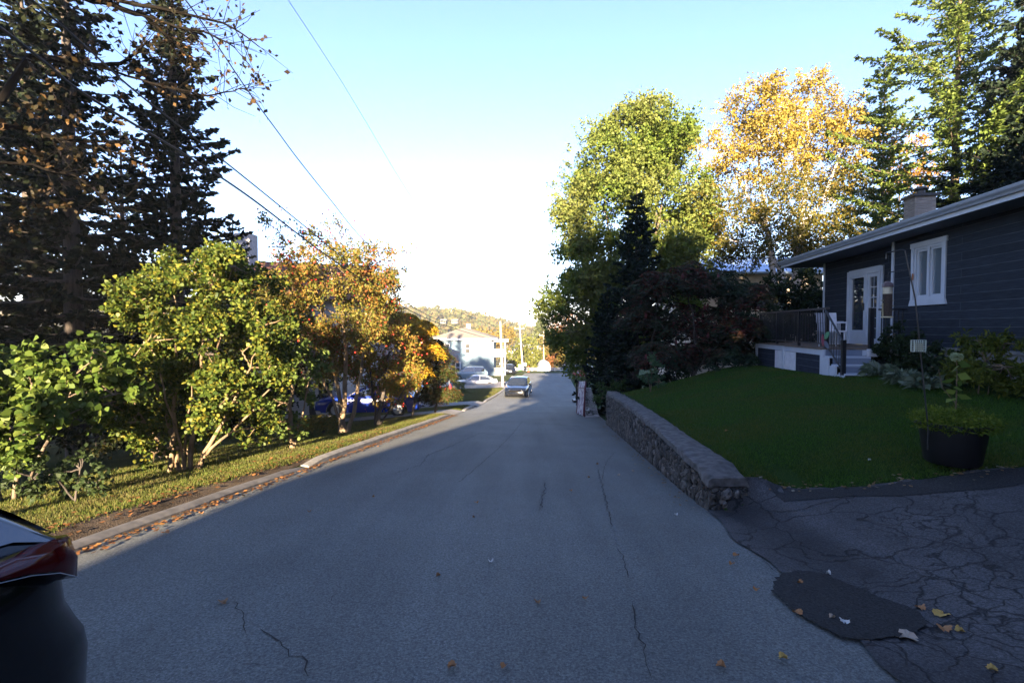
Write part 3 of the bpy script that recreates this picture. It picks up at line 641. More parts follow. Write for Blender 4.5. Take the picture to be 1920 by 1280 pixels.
mb.hexa([HP(WA0-tw-.05, -.035, WZ0-.13), HP(WA0-tw-.05, -.001, WZ0-.13), HP(WA1+tw+.05, -.001, WZ0-.13), HP(WA1+tw+.05, -.035, WZ0-.13), HP(WA0-tw, -.035, WZ0-.001), HP(WA0-tw, -.001, WZ0-.001), HP(WA1+tw, -.001, WZ0-.001), HP(WA1+tw, -.035, WZ0-.001)])
mb.build('casing', M['wht'], winf)
mb = MB(); hbox(mb, WA1-.02, WA1+.01, -.05, -.032, 1.05, 1.2); mb.build('thermometer', simple('copper', (.3, .12, .06), .4, .5), winf)
# patio door: screen panel to the far side, muntined glass door near
dr = MB(); framebox(dr, DA0, DA1, -.50, 1.52, .07, .27, .40)
hbox(dr, DA0+.60, DA0+.70, .28, .38, -.43, 1.45); framebox(dr, DA0+.07, DA0+.60, -.43, 1.45, .10, .30, .36); framebox(dr, DA0+.70, DA1-.07, -.43, 1.45, .07, .29, .33)
hbox(dr, DA0+.77, DA1-.14, .295, .325, -.36, -.1)
drf = dr.build('patio_door', M['wht'], house)
mb = MB(); hbox(mb, DA0-.1, DA0-.002, .285, .32, -.5, 1.6); hbox(mb, DA1+.002, DA1+.1, .285, .32, -.5, 1.6); hbox(mb, DA0-.002, DA1+.002, .285, .32, 1.522, 1.62); mb.build('casing', M['wht'], drf)
mb = MB(); hbox(mb, DA0+.77, DA1-.14, .325, .335, -.33, 1.35); hbox(mb, DA0+.17, DA0+.5, .335, .345, -.33, 1.38); mb.build('pane', glass('door_glass', (.03, .035, .045), .03, 1.9), drf)
mb = MB()
for k in range(1, 6): hbox(mb, DA0+.17, DA0+.5, .315, .324, -.33+k*.28-.008, -.33+k*.28+.008)
hbox(mb, DA0+.33, DA0+.345, .314, .323, -.33, 1.35); mb.build('muntin', M['wht'], drf)
mb = MB(); hbox(mb, DA0+.71, DA0+.74, .26, .29, .45, .65); mb.build('handle', M['black'], drf)
# ------------------------------------------------------------------ deck
ZD = -.52; DK0, DK1 = 11.4, 15.97; DB0 = -1.78+.0; DBW = .3
deck = hthing('deck', 14, -.8, -1.2, 'raised wooden deck with dark siding skirt and white trim at the house', 'deck')
mb = MB()
for k in range(int((DK1-DK0)/.145)+1):
    a = DK0+k*.145; hbox(mb, a, min(a+.138, DK1), DB0-.03, DBW, ZD-.03, ZD)
hbox(mb, DK0-.0, DK0+.02, DBW-.3, 1.9, ZD-.05, ZD-.032)
mb.build('floor', M['deckw'], deck)
mb = MB(); hbox(mb, DK0, DK1, DB0, DB0+.04, ZD-.17, ZD-.035); hbox(mb, DK0-.04, DK0-.001, DB0+.0, DBW, ZD-.17, ZD-.035); hbox(mb, DK1, DK1+.04, DB0, DBW, ZD-.17, ZD-.035); mb.build('fascia', M['wht'], deck)
posts = [DK0, 13.69, DK1-.12]
for i, a in enumerate(posts): 
    mb = MB(); wd = .13; hbox(mb, a-.01, a+wd, DB0-.015, DB0+.06, -1.75 if i else -1.6, ZD-.03-(.0 if i != 1 else .0)); mb.build('post', M['wht'], deck)
mb = MB(); hbox(mb, DK0+.13, 12.95, DB0+.02, DB0+.05, -1.7, ZD-.18); mb.build('skirt', M['skirt'], deck)
mb = MB(); hbox(mb, 14.40, DK1-.12, DB0+.02, DB0+.05, -1.8, ZD-.18); mb.build('skirt', M['skirt'], deck)
mb = MB(); hbox(mb, DK1-.03, DK1, DB0+.06, DBW, -1.9, ZD-.18); mb.build('skirt', M['skirt'], deck)
for a0, a1 in ((12.97, 13.67), (13.83, 14.38)):
    mb = MB(); hbox(mb, a0, a1, DB0+.01, DB0+.045, -1.62, ZD-.18); mb.build('access_panel', M['wht2'], deck)
# stairs down towards the driveway
M["riser"] = simple("riser_blue", (.15, .18, .24), .6)
for k in range(3):
    a1 = DK0-.04-k*.28; z = ZD-.175*(k+1)
    mb = MB(); hbox(mb, a1-.30, a1+.0, DB0+.0+k*.03, DB0+.86+k*.04, z-.035, z); o = mb.build('step', simple('tread_paint', (.36, .40, .47), .5), deck)
    mb = MB(); hbox(mb, a1-.02, a1-.001, DB0+.03+k*.03, DB0+.82+k*.04, z+.001, z+.139); mb.build("riser", M["riser"], o)
mb = MB(); hbox(mb, DK0-.62, DK0-.6, DB0+.1, DB0+.9, -1.3, -1.05-.04); 
mb.build('riser', M['riser'], deck)
mb = MB()
for k in range(3): hbox(mb, DK0-.04-.28*(k+1), DK0-.04-.28*k-.002, DB0-.04+.03*k, DB0-.002+.03*k, -1.5, ZD-.175*(k+1)-.037)
mb.build('stringer', M['wht'], deck)
mb = MB(); hbox(mb, DK0-.12, DK0-.045, -.86, -.66, -.70, -.53); mb.build('newel_block', M['wht2'], deck)
# railing
rl = MB(); rails = []
zr = ZD+.93
for a in (DK0+.05, 12.95, 14.45, DK1-.08):
    mb = MB(); hbox(mb, a-.03, a+.03, DB0+.06, DB0+.12, ZD, zr+.03); mb.build('railing_post', M['black'], deck)
mb = MB(); hbox(mb, DK0, DK1, DB0+.05, DB0+.13, zr-.0, zr+.045); hbox(mb, DK0+.08, DK1-.1, DB0+.07, DB0+.11, ZD+.09, ZD+.12); hbox(mb, DK1-.11, DK1-.05, DB0+.13, .28, zr, zr+.04); mb.build('top_rail', simple('rail_brown', (.05, .042, .04), .5), deck)
mb = MB(); a = DK0+.1
while a < DK1-.1:
    hbox(mb, a, a+.016, DB0+.082, DB0+.098, ZD+.12, zr); a += .085
b = DB0+.2
while b < .25: hbox(mb, DK1-.09, DK1-.074, b, b+.016, ZD+.05, zr); b += .085
mb.build('balusters', M['black'], deck)
# stair hand rails
for b in (DB0+.06, DB0+1.05):
    top = HP(DK0+.05, b, zr-.02); bot = HP(DK0-.78, b+.0, -1.03+.62)
    if b > DB0+1:
        mb = MB(); hbox(mb, DK0-.0, DK0+.09, b-.04, b+.05, ZD, zr+.03); mb.build('railing_post', M['black'], deck)
    mb = MB(); hbox(mb, DK0-.83, DK0-.75, b-.04, b+.04, -1.30, -.30 if b < DB0+1 else -.9) if b < DB0+1 else None
    if b < DB0+1: mb.build('railing_post', M['black'], deck)
    if b < DB0+1:
        mb = MB(); mb.tube([top, bot+Vector((0, 0, .05))], .025, 6); mb.tube([HP(DK0, b, ZD+.08), HP(DK0-.78, b, -1.0)], .02, 6)
        for k in range(7):
            f = (k+.5)/7; p = top.lerp(bot, f); mb.tube([p, p-Vector((0, 0, .72))], .008, 5)
        mb.build('handrail', M['black'], deck)
mb = MB(); hbox(mb, DK0, DK0+.05, DB0+1.2, -.02, zr-.03, zr+.01); hbox(mb, DK0, DK0+.05, DB0+1.2, -.02, ZD+.06, ZD+.09); b = DB0+1.25
while b < -.05: hbox(mb, DK0+.015, DK0+.03, b, b+.016, ZD+.05, zr); b += .09
mb.build('side_rail', M['black'], deck)
# ornament: red, green and grey leaves hung on the stair rail
orn = hthing('flower_ornament', 11.35, DB0+.06, -.35, 'metal ornament of red, green and grey petals hung on the deck stair rail', 'ornament')
for col, da, dz, rot in (((.25, .05, .07), .13, .0, 1.45), ((.08, .25, .12), -.06, .12, -.6), ((.12, .13, .17), -.05, -.10, .6)):
    mb = MB(); pl = []
    for k in range(16):
        th = k/16*6.283; u_ = math.cos(th)*.15; v_ = math.sin(th)*.068*(1-abs(math.cos(th))**3*.6); pl.append(HP(11.35+da+u_*math.cos(rot)-v_*math.sin(rot), DB0+.03, -.33+dz+u_*math.sin(rot)+v_*math.cos(rot)))
    mb.prism(pl, -hr_*.012); mb.build('petal', simple('petal_paint', col, .4), orn)
# things on the deck
g = hthing('slatted_cabinet', 13.6, -.65, ZD, 'white slatted storage cabinet standing on the deck behind the railing', 'cabinet')
mb = MB(); hbox(mb, 13.4, 13.8, -.85, -.45, ZD+.03, .12); mb.build('body', M['wht2'], g)
mb = MB()
for k in range(10): hbox(mb, 13.42+k*.038, 13.44+k*.038, -.865, -.851, ZD+.06, .10)
for k in range(9): hbox(mb, 13.385, 13.399, -.84+k*.042, -.815+k*.042, ZD+.06, .10)
mb.build('slats', M['grey'], g)
mb = MB(); hbox(mb, 13.35, 13.85, -.9, -.4, .12, .15); mb.build('lid', M['grey'], g)
g = hthing('deck_chair', 12.5, -1.2, ZD, 'white plastic armchair on the deck beside the glass door', 'chair')
mb = MB(); hbox(mb, 12.2, 12.65, -1.35, -.9, ZD+.38, ZD+.42); mb.build('seat', M['wht2'], g)
mb = MB(); mb.hexa([HP(12.62, -1.35, ZD+.4), HP(12.62, -.9, ZD+.4), HP(12.66, -.9, ZD+.4), HP(12.66, -1.35, ZD+.4), HP(12.76, -1.38, ZD+.88), HP(12.76, -.87, ZD+.88), HP(12.79, -.87, ZD+.88), HP(12.79, -1.38, ZD+.88)]); mb.build('backrest', M['wht2'], g)
for b in (-1.36, -.89):
    mb = MB(); mb.tube([HP(12.2, b, ZD+.4), HP(12.2, b, ZD+.62), HP(12.68, b, ZD+.62)], .02, 6); mb.build('armrest', M['wht2'], g)
for a in (12.22, 12.62):
    for b in (-1.33, -.92): mb = MB(); mb.tube([HP(a, b, ZD), HP(a, b, ZD+.38)], [.018, .024], 6); mb.build('leg', M['wht2'], g)
# ------------------------------------------------------------------ pot, shepherd hook and feeders
pc = Vector((4.95, 5.40, -1.53)); pr = .325
g = thing('planter_tub', pc, 'large round black plastic tub planted with ferny greens at the lawn edge', 'planter')
MB().lathe([(0, 0), (.235, 0), (.25, .02), (pr-.02, .42), (pr+.015, .425), (pr+.02, .46), (pr-.005, .465), (pr-.02, .43), (pr-.03, .38), (0, .37)], pc, 40).build('tub', M['bplast'], g, smooth=50)
mb = MB(); mb.lathe([(0, .385), (pr-.035, .385)], pc, 24); mb.build('soil', M['earth'], g)
n = 2200; a = rng.random(n)*6.28; r_ = np.sqrt(rng.random(n))*(pr-.03)
base = np.stack([pc.x+r_*np.cos(a), pc.y+r_*np.sin(a), np.full(n, pc.z+.38)], 1); dirs = unit(np.stack([np.cos(a)*r_*2.2, np.sin(a)*r_*2.2, np.full(n, 1.0)], 1)+rng.normal(0, .35, (n, 3)))
hgt = .23*(1-.3*(r_/pr))[:, None]*rng.uniform(.5, 1.2, (n, 1)); PP = []; DD = []
for j in range(5): PP.append(base+dirs*hgt*(j+1)/5); DD.append(dirs*.4+rdir(n))
quads('foliage', leafquads(np.concatenate(PP), np.concatenate(DD), .042, .35), leafmat('tub_leaf', [(.06, .10, .012), (.11, .16, .018), (.17, .21, .03)], .4), g)
g2 = thing('hydrangea', pc+Vector((.08, 0, .38)), 'single tall hydrangea stem with one pale flower head rising from the tub', 'plant')
mb = MB(); mb.tube([pc+Vector((.02, 0, .37)), pc+Vector((.03, 0, .7)), pc+Vector((.05, .02, 1.0)), pc+Vector((.04, .02, 1.13))], [.008, .007, .005, .004], 6); mb.tube([pc+Vector((.03, 0, .66)), pc+Vector((-.13, 0, .85)), pc+Vector((-.16, .02, 1.05))], .004, 5); mb.build('stem', M['barkl'], g2)
pl = []; dl = []
for k in range(14):
    zz = .55+.045*k; a = k*2.4; pl.append((pc.x+.03, pc.y, pc.z+zz)); dl.append((math.cos(a), math.sin(a), -.35))
quads('leaf', leafquads(np.array(pl), np.array(dl), .13, .7, .25), leafmat('hyd_leaf', [(.06, .1, .02), (.13, .19, .03), (.2, .25, .05)], .4), g2)
fc = np.array(pc)+np.array([.04, .02, 1.19]); d = rdir(240); quads('flower_head', leafquads(fc+d*np.array([.04, .04, .026]), d+rdir(240)*.8, .027, .9), simple('hyd_petal', (.25, .30, .16), .7), g2)
hk = thing('shepherd_hook', pc+Vector((-.32, -.05, .3)), 'tall thin black metal pole with two arms leaning out of the planter tub', 'pole')
b0 = at(1740, 800, 5.3); k1 = at(1716, 560, 5.35); k2 = at(1697, 470, 5.4); tip = at(1662, 474, 5.55)
mb = MB(); mb.tube([b0-Vector((0, 0, .25)), b0, k1, k2, k2.lerp(tip, .12)+Vector((0, 0, .012)), tip, tip-Vector((0, 0, .07))], .0075, 6); 
mb.tube([at(1700, 505, 5.4), at(1666, 511, 5.52), at(1665, 520, 5.52)], .006, 6); mb.build('pole', M['black'], hk)
fd = thing('bird_feeder', at(1664, 600, 5.52), 'tubular bird feeder with brown cap hanging from the black pole', 'bird feeder')
fp = at(1664, 560, 5.52); r0 = .046
MB().lathe([(.001, .20), (.02, .195), (.05, .17), (.055, .13), (.0, .13)], fp, 18).build('cap', simple('feeder_brown', (.06, .03, .025), .4), fd, smooth=50)
MB().lathe([(r0, .13), (r0, .055)], fp, 18).build('clear_tube', simple('feeder_clear', (.35, .33, .25), .2), fd, smooth=50)
MB().lathe([(r0, .055), (r0, -.20), (0, -.20)], fp, 18).build('seed', simple('seed', (.035, .022, .015), .9, noise=.5, nscale=80), fd, smooth=50)
mb = MB(); mb.lathe([(.055, -.20), (.06, -.215), (0, -.22)], fp, 18); mb.tube([fp+Vector((-.05, 0, -.20)), fp+Vector((-.055, 0, -.05))], .008, 5)
for k in range(3): mb.tube([fp+Vector((-.075, 0, -.02-.06*k)), fp+Vector((.075, 0, -.02-.06*k))], .005, 5)
mb.build('perch', simple('feeder_tan', (.3, .26, .15), .5), fd)
mb = MB(); mb.tube([fp+Vector((0, 0, .20)), at(1665, 517, 5.52)], .002, 4); mb.build('hanger', M['black'], fd)
sf = thing('suet_feeder', at(1722, 648, 5.34), 'small square wire suet cage fixed on the black pole', 'bird feeder')
sc_ = at(1722, 648, 5.3); mb = MB(); hs = .062
for k in range(7):
    t = -hs+k*hs/3
    for dy in (-.022, .022): mb.tube([sc_+Vector((t, dy, -hs)), sc_+Vector((t, dy, hs))], .0022, 4); mb.tube([sc_+Vector((-hs, dy, t)), sc_+Vector((hs, dy, t))], .0022, 4)
for k in (-1, 1): mb.tube([sc_+Vector((k*hs, -.022, -hs)), sc_+Vector((k*hs, -.022, hs)), sc_+Vector((k*hs, .022, hs)), sc_+Vector((k*hs, .022, -hs)), sc_+Vector((k*hs, -.022, -hs))], .006, 5)
mb.build('cage', simple('pale_green_wire', (.4, .45, .38), .4), sf)
MB().box(sc_+Vector((0, 0, -.01)), (.075, .035, .08)).build('suet', simple('suet', (.22, .2, .12), .7), sf)
# ================================================================== vegetation
LF = dict(
 lilac=leafmat('lilac_leaf', [(.022, .042, .008), (.038, .062, .011), (.06, .086, .015), (.085, .108, .02), (.16, .145, .022)], .35, .45),
 lilacb=leafmat('big_leaf', [(.035, .065, .012), (.05, .085, .016), (.07, .105, .02), (.10, .13, .025)], .35, .45),
 small=leafmat('small_leaf', [(.05, .085, .02), (.08, .12, .03), (.13, .17, .045)], .35),
 crab=leafmat('crab_leaf', [(.05, .075, .015), (.10, .11, .02), (.16, .12, .025), (.22, .11, .03), (.07, .09, .02), (.26, .08, .03)], .35, .55, clump=[(.07, .09, .02), (.13, .12, .02), (.12, .10, .03)], cscale=.9),
 crab2=leafmat('crab_leaf_gold', [(.10, .12, .02), (.17, .15, .025), (.24, .15, .03), (.22, .10, .03), (.12, .14, .03)], .38),
 sumy=leafmat('sumac_leaf_yellow', [(.45, .33, .02), (.5, .28, .02), (.3, .28, .03), (.4, .16, .02)], .4),
 sumg=leafmat('sumac_leaf_green', [(.018, .032, .010), (.035, .048, .012), (.06, .028, .012), (.028, .045, .012)], .3),
 sumr=leafmat('sumac_leaf_dark', [(.02, .035, .018), (.03, .045, .02), (.07, .022, .018), (.10, .03, .02), (.035, .025, .022)], .25, .5, clump=[(.018, .035, .02), (.03, .05, .025), (.025, .04, .022)], cscale=.8),
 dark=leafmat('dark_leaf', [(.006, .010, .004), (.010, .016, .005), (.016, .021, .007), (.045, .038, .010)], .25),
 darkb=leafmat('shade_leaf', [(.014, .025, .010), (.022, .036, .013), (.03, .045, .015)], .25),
 spruce=leafmat('spruce_needle', [(.004, .008, .004), (.007, .012, .006), (.010, .017, .007), (.022, .024, .009)], .08, .7),
 spruce2=leafmat('spruce_needle_blue', [(.008, .015, .009), (.012, .021, .012), (.016, .027, .014)], .08, .7),
 larch=leafmat('larch_needle', [(.06, .10, .022), (.09, .135, .028), (.115, .16, .035), (.14, .175, .04)], .35, .6),
 maple=leafmat('maple_leaf', [(.06, .10, .02), (.08, .13, .022), (.11, .155, .028), (.14, .175, .035)], .38, .5, clump=[(.11, .14, .035), (.14, .165, .045), (.16, .17, .05)], cscale=.35),
 birchy=leafmat('birch_leaf_gold', [(.27, .205, .04), (.33, .25, .05), (.25, .17, .035), (.18, .16, .04)], .4, .5),
 birchg=leafmat('birch_leaf_green', [(.07, .08, .02), (.13, .11, .02), (.05, .07, .018), (.2, .14, .03)], .38),
 orange=leafmat('orange_leaf', [(.35, .17, .02), (.42, .22, .03), (.15, .12, .03)], .4),
 autumn=leafmat('autumn_leaf', [(.14, .13, .03), (.20, .16, .03), (.10, .12, .03), (.25, .15, .03)], .35),
 over=leafmat('overhang_leaf', [(.018, .014, .007), (.035, .022, .010), (.012, .014, .006), (.09, .05, .016), (.02, .014, .008), (.012, .013, .006)], .25),
 fern=leafmat('fern_leaf', [(.05, .07, .012), (.08, .10, .015), (.13, .14, .02)], .3),
)
def gp(px, Y, dz=0):
    p = at(px, 640, Y); return Vector((p.x, Y, Gz(p.x, Y)+dz))
def B(Y, lst, dy=.5, depth=1.0, seed=0):
    r = random.Random(seed); out = []
    for q in lst: out.append(sph(q[0], q[1], Y+r.uniform(-dy, dy), q[2], (1, depth, .95), q[3] if len(q) > 3 else 1))
    return out
# --- lilac: many stems from one foot
b = gp(345, 9.2); 
broadleaf('lilac', b, [(at(270, 640, 9.6), .05), (at(330, 600, 9.0), .05), (at(385, 560, 9.3), .055), (at(470, 690, 9.0), .055), (at(505, 730, 8.7), .04), (at(240, 740, 8.8), .045), (at(420, 600, 9.9), .05), (at(300, 700, 8.6), .035), (at(360, 720, 8.6), .03)],
  B(9.3, [(400,525,62),(455,560,62),(330,565,68),(275,640,75),(380,640,85),(455,660,70),(235,715,62),(330,735,80),(425,745,62),(495,610,42),(300,812,42,.8),(205,755,38,.8),(370,800,38,.8),(440,500,38),(505,690,38,.8),(485,765,30,.7),(260,570,42,.7),(360,500,38),(480,800,26,.6),(255,790,34,.8),(290,850,24,.4)], .8, 1.2, 1),
  46000, .062, LF['lilac'], M['barkl'], 'large green lilac bush with many tan stems on the left verge', 'bush', trunk_r=.22, asp=.8, twig=.24, per=8, sub=13, subr=.27, shell=.6, hexa=True)
broadleaf('viburnum', gp(20, 7.6), [(at(60, 720, 7.5), .04), (at(-60, 730, 7.6), .05), (at(140, 720, 7.8), .04), (at(20, 800, 7.1), .03)],
  B(7.5, [(60,725,62),(140,705,55),(25,800,62),(105,785,55),(195,690,42,.8),(-60,760,90),(-150,700,110),(175,655,34,.6),(40,690,40,.7),(215,740,36,.7)], .6, 1.2, 2),
  10000, .095, LF['lilacb'], M['barkb'], 'broad leaved green shrub at the left edge of the picture', 'bush', trunk_r=.2, asp=.85, twig=.3, per=7, sub=9, subr=.24, shell=.6, hexa=True)
broadleaf('young_tree', gp(545, 11.4), [(at(545, 640, 11.4), .075), (at(585, 690, 11.3), .03)],
  B(11.4, [(548,645,30),(540,700,34),(590,660,24,.8),(530,755,34),(578,735,24,.6),(605,700,18,.5),(545,608,18,.6),(528,790,24,.7),(560,800,18,.4)], .35, 1, 3),
  3600, .085, LF['small'], M['barkl'], 'small slender green tree with a single thin trunk on the verge', 'tree', asp=.8, twig=.18, per=7, sub=8, subr=.2, shell=.4, trunk_r=.02, hexa=True)
def berries(subs, n, r, parent, spread=.25):
    mb = MB(); idx = rng.integers(0, len(subs), n); p = subs[idx]+rng.normal(0, spread, (n, 3)); V = []
    return quads('berries', leafquads(p, rdir(n), r, 1.0, .3, .5), simple('berry_red', (.42, .03, .02), .35), parent)
t, s = broadleaf('crabapple', gp(645, 15), [(at(600, 560, 15.2), .09), (at(655, 520, 14.8), .10), (at(690, 600, 15), .08), (at(560, 600, 15.6), .06)],
  B(15, [(560,525,55),(620,505,55),(680,520,55),(600,580,66),(550,625,55),(675,600,60),(640,665,52),(725,555,38,.8),(520,560,40),(575,455,32,.35),(640,455,32,.4),(700,485,32,.5),(615,425,24,.15),(520,430,30,.22),(545,480,30,.4),(735,500,22,.3),(760,470,20,.08),(500,600,36,.8)], 1.0, 1.2, 4),
  34000, .085, LF['crab'], M['barkl'], 'crab apple tree with rusty orange leaves and three forked tan stems', 'tree', 'crab apple trees on the verge', trunk_r=.12, asp=.55, twig=.26, per=9, sub=14, subr=.34, shell=.5)
berries(s, 900, .06, t, .3)['kind'] = 'stuff'
t, s = broadleaf('crabapple', gp(705, 17), [(at(730, 660, 17), .10), (at(775, 700, 16.6), .04), (at(690, 640, 17.2), .05)],
  B(16.9, [(725,640,50),(685,690,42),(745,700,40),(700,595,42),(755,640,30),(720,745,22,.6),(660,650,38),(700,540,30,.4)], .8, 1.1, 5),
  19000, .09, LF['crab2'], M['barkd'], 'leaning crab apple tree with golden orange leaves nearer the coupe', 'tree', 'crab apple trees on the verge', trunk_r=.04, asp=.55, twig=.26, per=9, sub=13, subr=.36, shell=.5)
berries(s, 500, .06, t, .3)['kind'] = 'stuff'
def sumac(name, base, stems, blobs, n, lm, label, cones=0, per=10, L=.42, cat='shrub', group=None, conecol=(.35, .02, .02)):
    "compound leaves: a drooping midrib with paired leaflets"
    t = thing(name, base, label, cat, group); mb = MB()
    for s_ in stems: limb(mb, base, s_, .05, .015, .08, 8, .05, 6)
    heads = []
    for c, r, w_ in blobs:
        limb(mb, min(stems, key=lambda q: (Vector(q)-c).length), c, .02, .01, .1, 4, 0, 5)
        k = max(3, int(n*w_/len(blobs))); d = rdir(k); d[:, 2] = np.abs(d[:, 2])*1.2-.3
        heads.append(np.array(c)+d*np.array(r)*rng.random((k, 1))**.4)
    mb.build('trunk', M['barkd'], t, smooth=60); H = np.concatenate(heads); P0 = []; DD = []
    nf = 5
    for f in range(nf):
        a = rng.random(len(H))*6.283; out = np.stack([np.cos(a), np.sin(a), np.full(len(H), .25)], 1); side = np.stack([-np.sin(a), np.cos(a), np.zeros(len(H))], 1)
        for j in range(per):
            s_ = (j+1)/per; p = H+out*L*s_+np.array([0, 0, -.9])*L*s_*s_
            for sg in (-1, 1): P0.append(p); DD.append(side*sg*.9+out*.45+np.array([0, 0, -.55])+rng.normal(0, .12, (len(H), 3)))
    quads('crown', leafquads(np.concatenate(P0), np.concatenate(DD), .15 if L > .35 else .12, .3, .2, .3), lm, t)
    if cones:
        cm_ = simple('sumac_cone', conecol, .8)
        for i in rng.choice(len(H), cones, replace=False): MB().lathe([(.001, -.02), (.05, .02), (.045, .1), (.02, .17), (.001, .2)], Vector(H[i])+Vector((0, 0, .03)), 7).build('flower_cone', cm_, t, smooth=60)
    return t
sb = gp(772, 20.7)
sumac('sumac', sb, [at(780, 690, 20.7), at(800, 690, 20.5)], B(20.5, [(768,625,32),(792,655,30),(770,690,32),(750,720,24),(790,612,16),(760,600,18)], .6, 1, 6), 480, LF['sumy'], 'sumac with bright yellow autumn leaves beside the white pickup', 0, 8)
sumac('sumac', gp(815, 22), [at(820, 690, 22), at(835, 700, 22)], B(22, [(815,665,26),(828,700,24),(800,710,28),(838,735,16),(810,740,22),(815,645,14)], .6, 1, 7), 330, LF['sumg'], 'dark green sumac with red cones at the tips, near the small porch', 26, 8, conecol=(.45, .02, .03))
# --- left tall trees, seen dark against the sky
conifer('spruce_tree', gp(335, 15), 16.0, 2.45, 'tall dark spruce standing above the lilac bush', LF['spruce'], M['barkd'], 'tall spruces on the left', droop=.42, up=.34, dens=1.0, z0=.14, whorl=.42, nb=6, irregular=.4, prof=1.0)
conifer('spruce_tree', gp(140, 13), 16.5, 2.4, 'tall dark spruce second from the left edge', LF['spruce'], M['barkd'], 'tall spruces on the left', droop=.4, up=.3, dens=1.0, z0=.15, whorl=.46, nb=6, irregular=.42, prof=1.0)
conifer('spruce_tree', gp(-30, 14), 16.5, 2.4, 'tall dark spruce cut by the left edge of the picture', LF['spruce'], M['barkd'], 'tall spruces on the left', droop=.4, up=.3, dens=.9, z0=.1, whorl=.5, nb=6, irregular=.35)
conifer('spruce_tree', gp(60, 19), 19, 3.0, 'tall dark spruce behind the others at the left', LF['spruce'], M['barkd'], 'tall spruces on the left', droop=.4, up=.3, dens=.6, z0=.1, whorl=.5, nb=7, spray=.24, sw=.07)
conifer('spruce_tree', gp(235, 20), 12.5, 2.6, 'shorter spruce far back between the two tall ones', LF['spruce2'], M['barkd'], 'tall spruces on the left', droop=.35, up=.3, dens=.7, z0=.05, whorl=.55, nb=6)
conifer('spruce_tree', gp(440, 22), 9.6, 2.6, 'low dark spruce in front of the left roof', LF['spruce2'], M['barkd'], 'tall spruces on the left', droop=.35, up=.3, dens=.7, z0=.03, whorl=.55, nb=6)
for i, (px, Y, lst, lab) in enumerate([
   (60, 16, [(40,430,90),(120,470,90),(60,560,100),(160,580,90),(0,650,100),(90,680,100),(200,500,70),(180,680,80),(-60,500,100)], 'dark leafy tree in deep shade at the far left'),
   (250, 17, [(250,470,70),(230,560,80),(290,620,80),(200,650,80),(300,700,80),(180,760,70),(330,540,60)], 'dark leafy tree between the spruces and the lilac'),
   (420, 18, [(430,560,60),(470,610,65),(400,640,70),(480,690,65),(420,720,60),(520,620,50),(520,690,50)], 'shaded tree behind the right side of the lilac'),
   (590, 20, [(560,640,45),(600,660,45),(570,700,40),(620,700,40),(530,720,40)], 'shaded tree behind the crab apples')]):
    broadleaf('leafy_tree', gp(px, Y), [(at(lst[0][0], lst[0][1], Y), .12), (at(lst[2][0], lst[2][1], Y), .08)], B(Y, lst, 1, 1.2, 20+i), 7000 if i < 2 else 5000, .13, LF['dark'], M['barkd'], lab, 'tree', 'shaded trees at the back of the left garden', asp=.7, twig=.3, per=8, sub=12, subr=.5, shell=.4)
for i, (px, Y, lst, lab) in enumerate([(60, 11, [(60,800,60),(0,760,70),(120,780,50),(180,820,40),(-80,800,80)], 'dark shaded undergrowth added as deep shade behind the broad leaved shrub'), (300, 13, [(260,760,45),(330,770,45),(220,800,40),(400,770,40),(160,740,45)], 'dark shaded undergrowth added as deep shade behind the lilac stems'), (480, 15, [(450,760,34),(500,750,34),(420,720,34)], 'dark shaded bush added as deep shade left of the slender tree')]):
    broadleaf('undergrowth', gp(px, Y), [(at(lst[0][0], lst[0][1], Y), .04)], B(Y, lst, .5, 1.2, 90+i), 5500, .1, LF['dark'], M['barkd'], lab, 'bush', 'dark bushes added as deep shade under the left trees', asp=.7, twig=.25, per=7, sub=12, subr=.35, shell=.3)  # dark leaf masses that fill in the deep shade under the shrubs
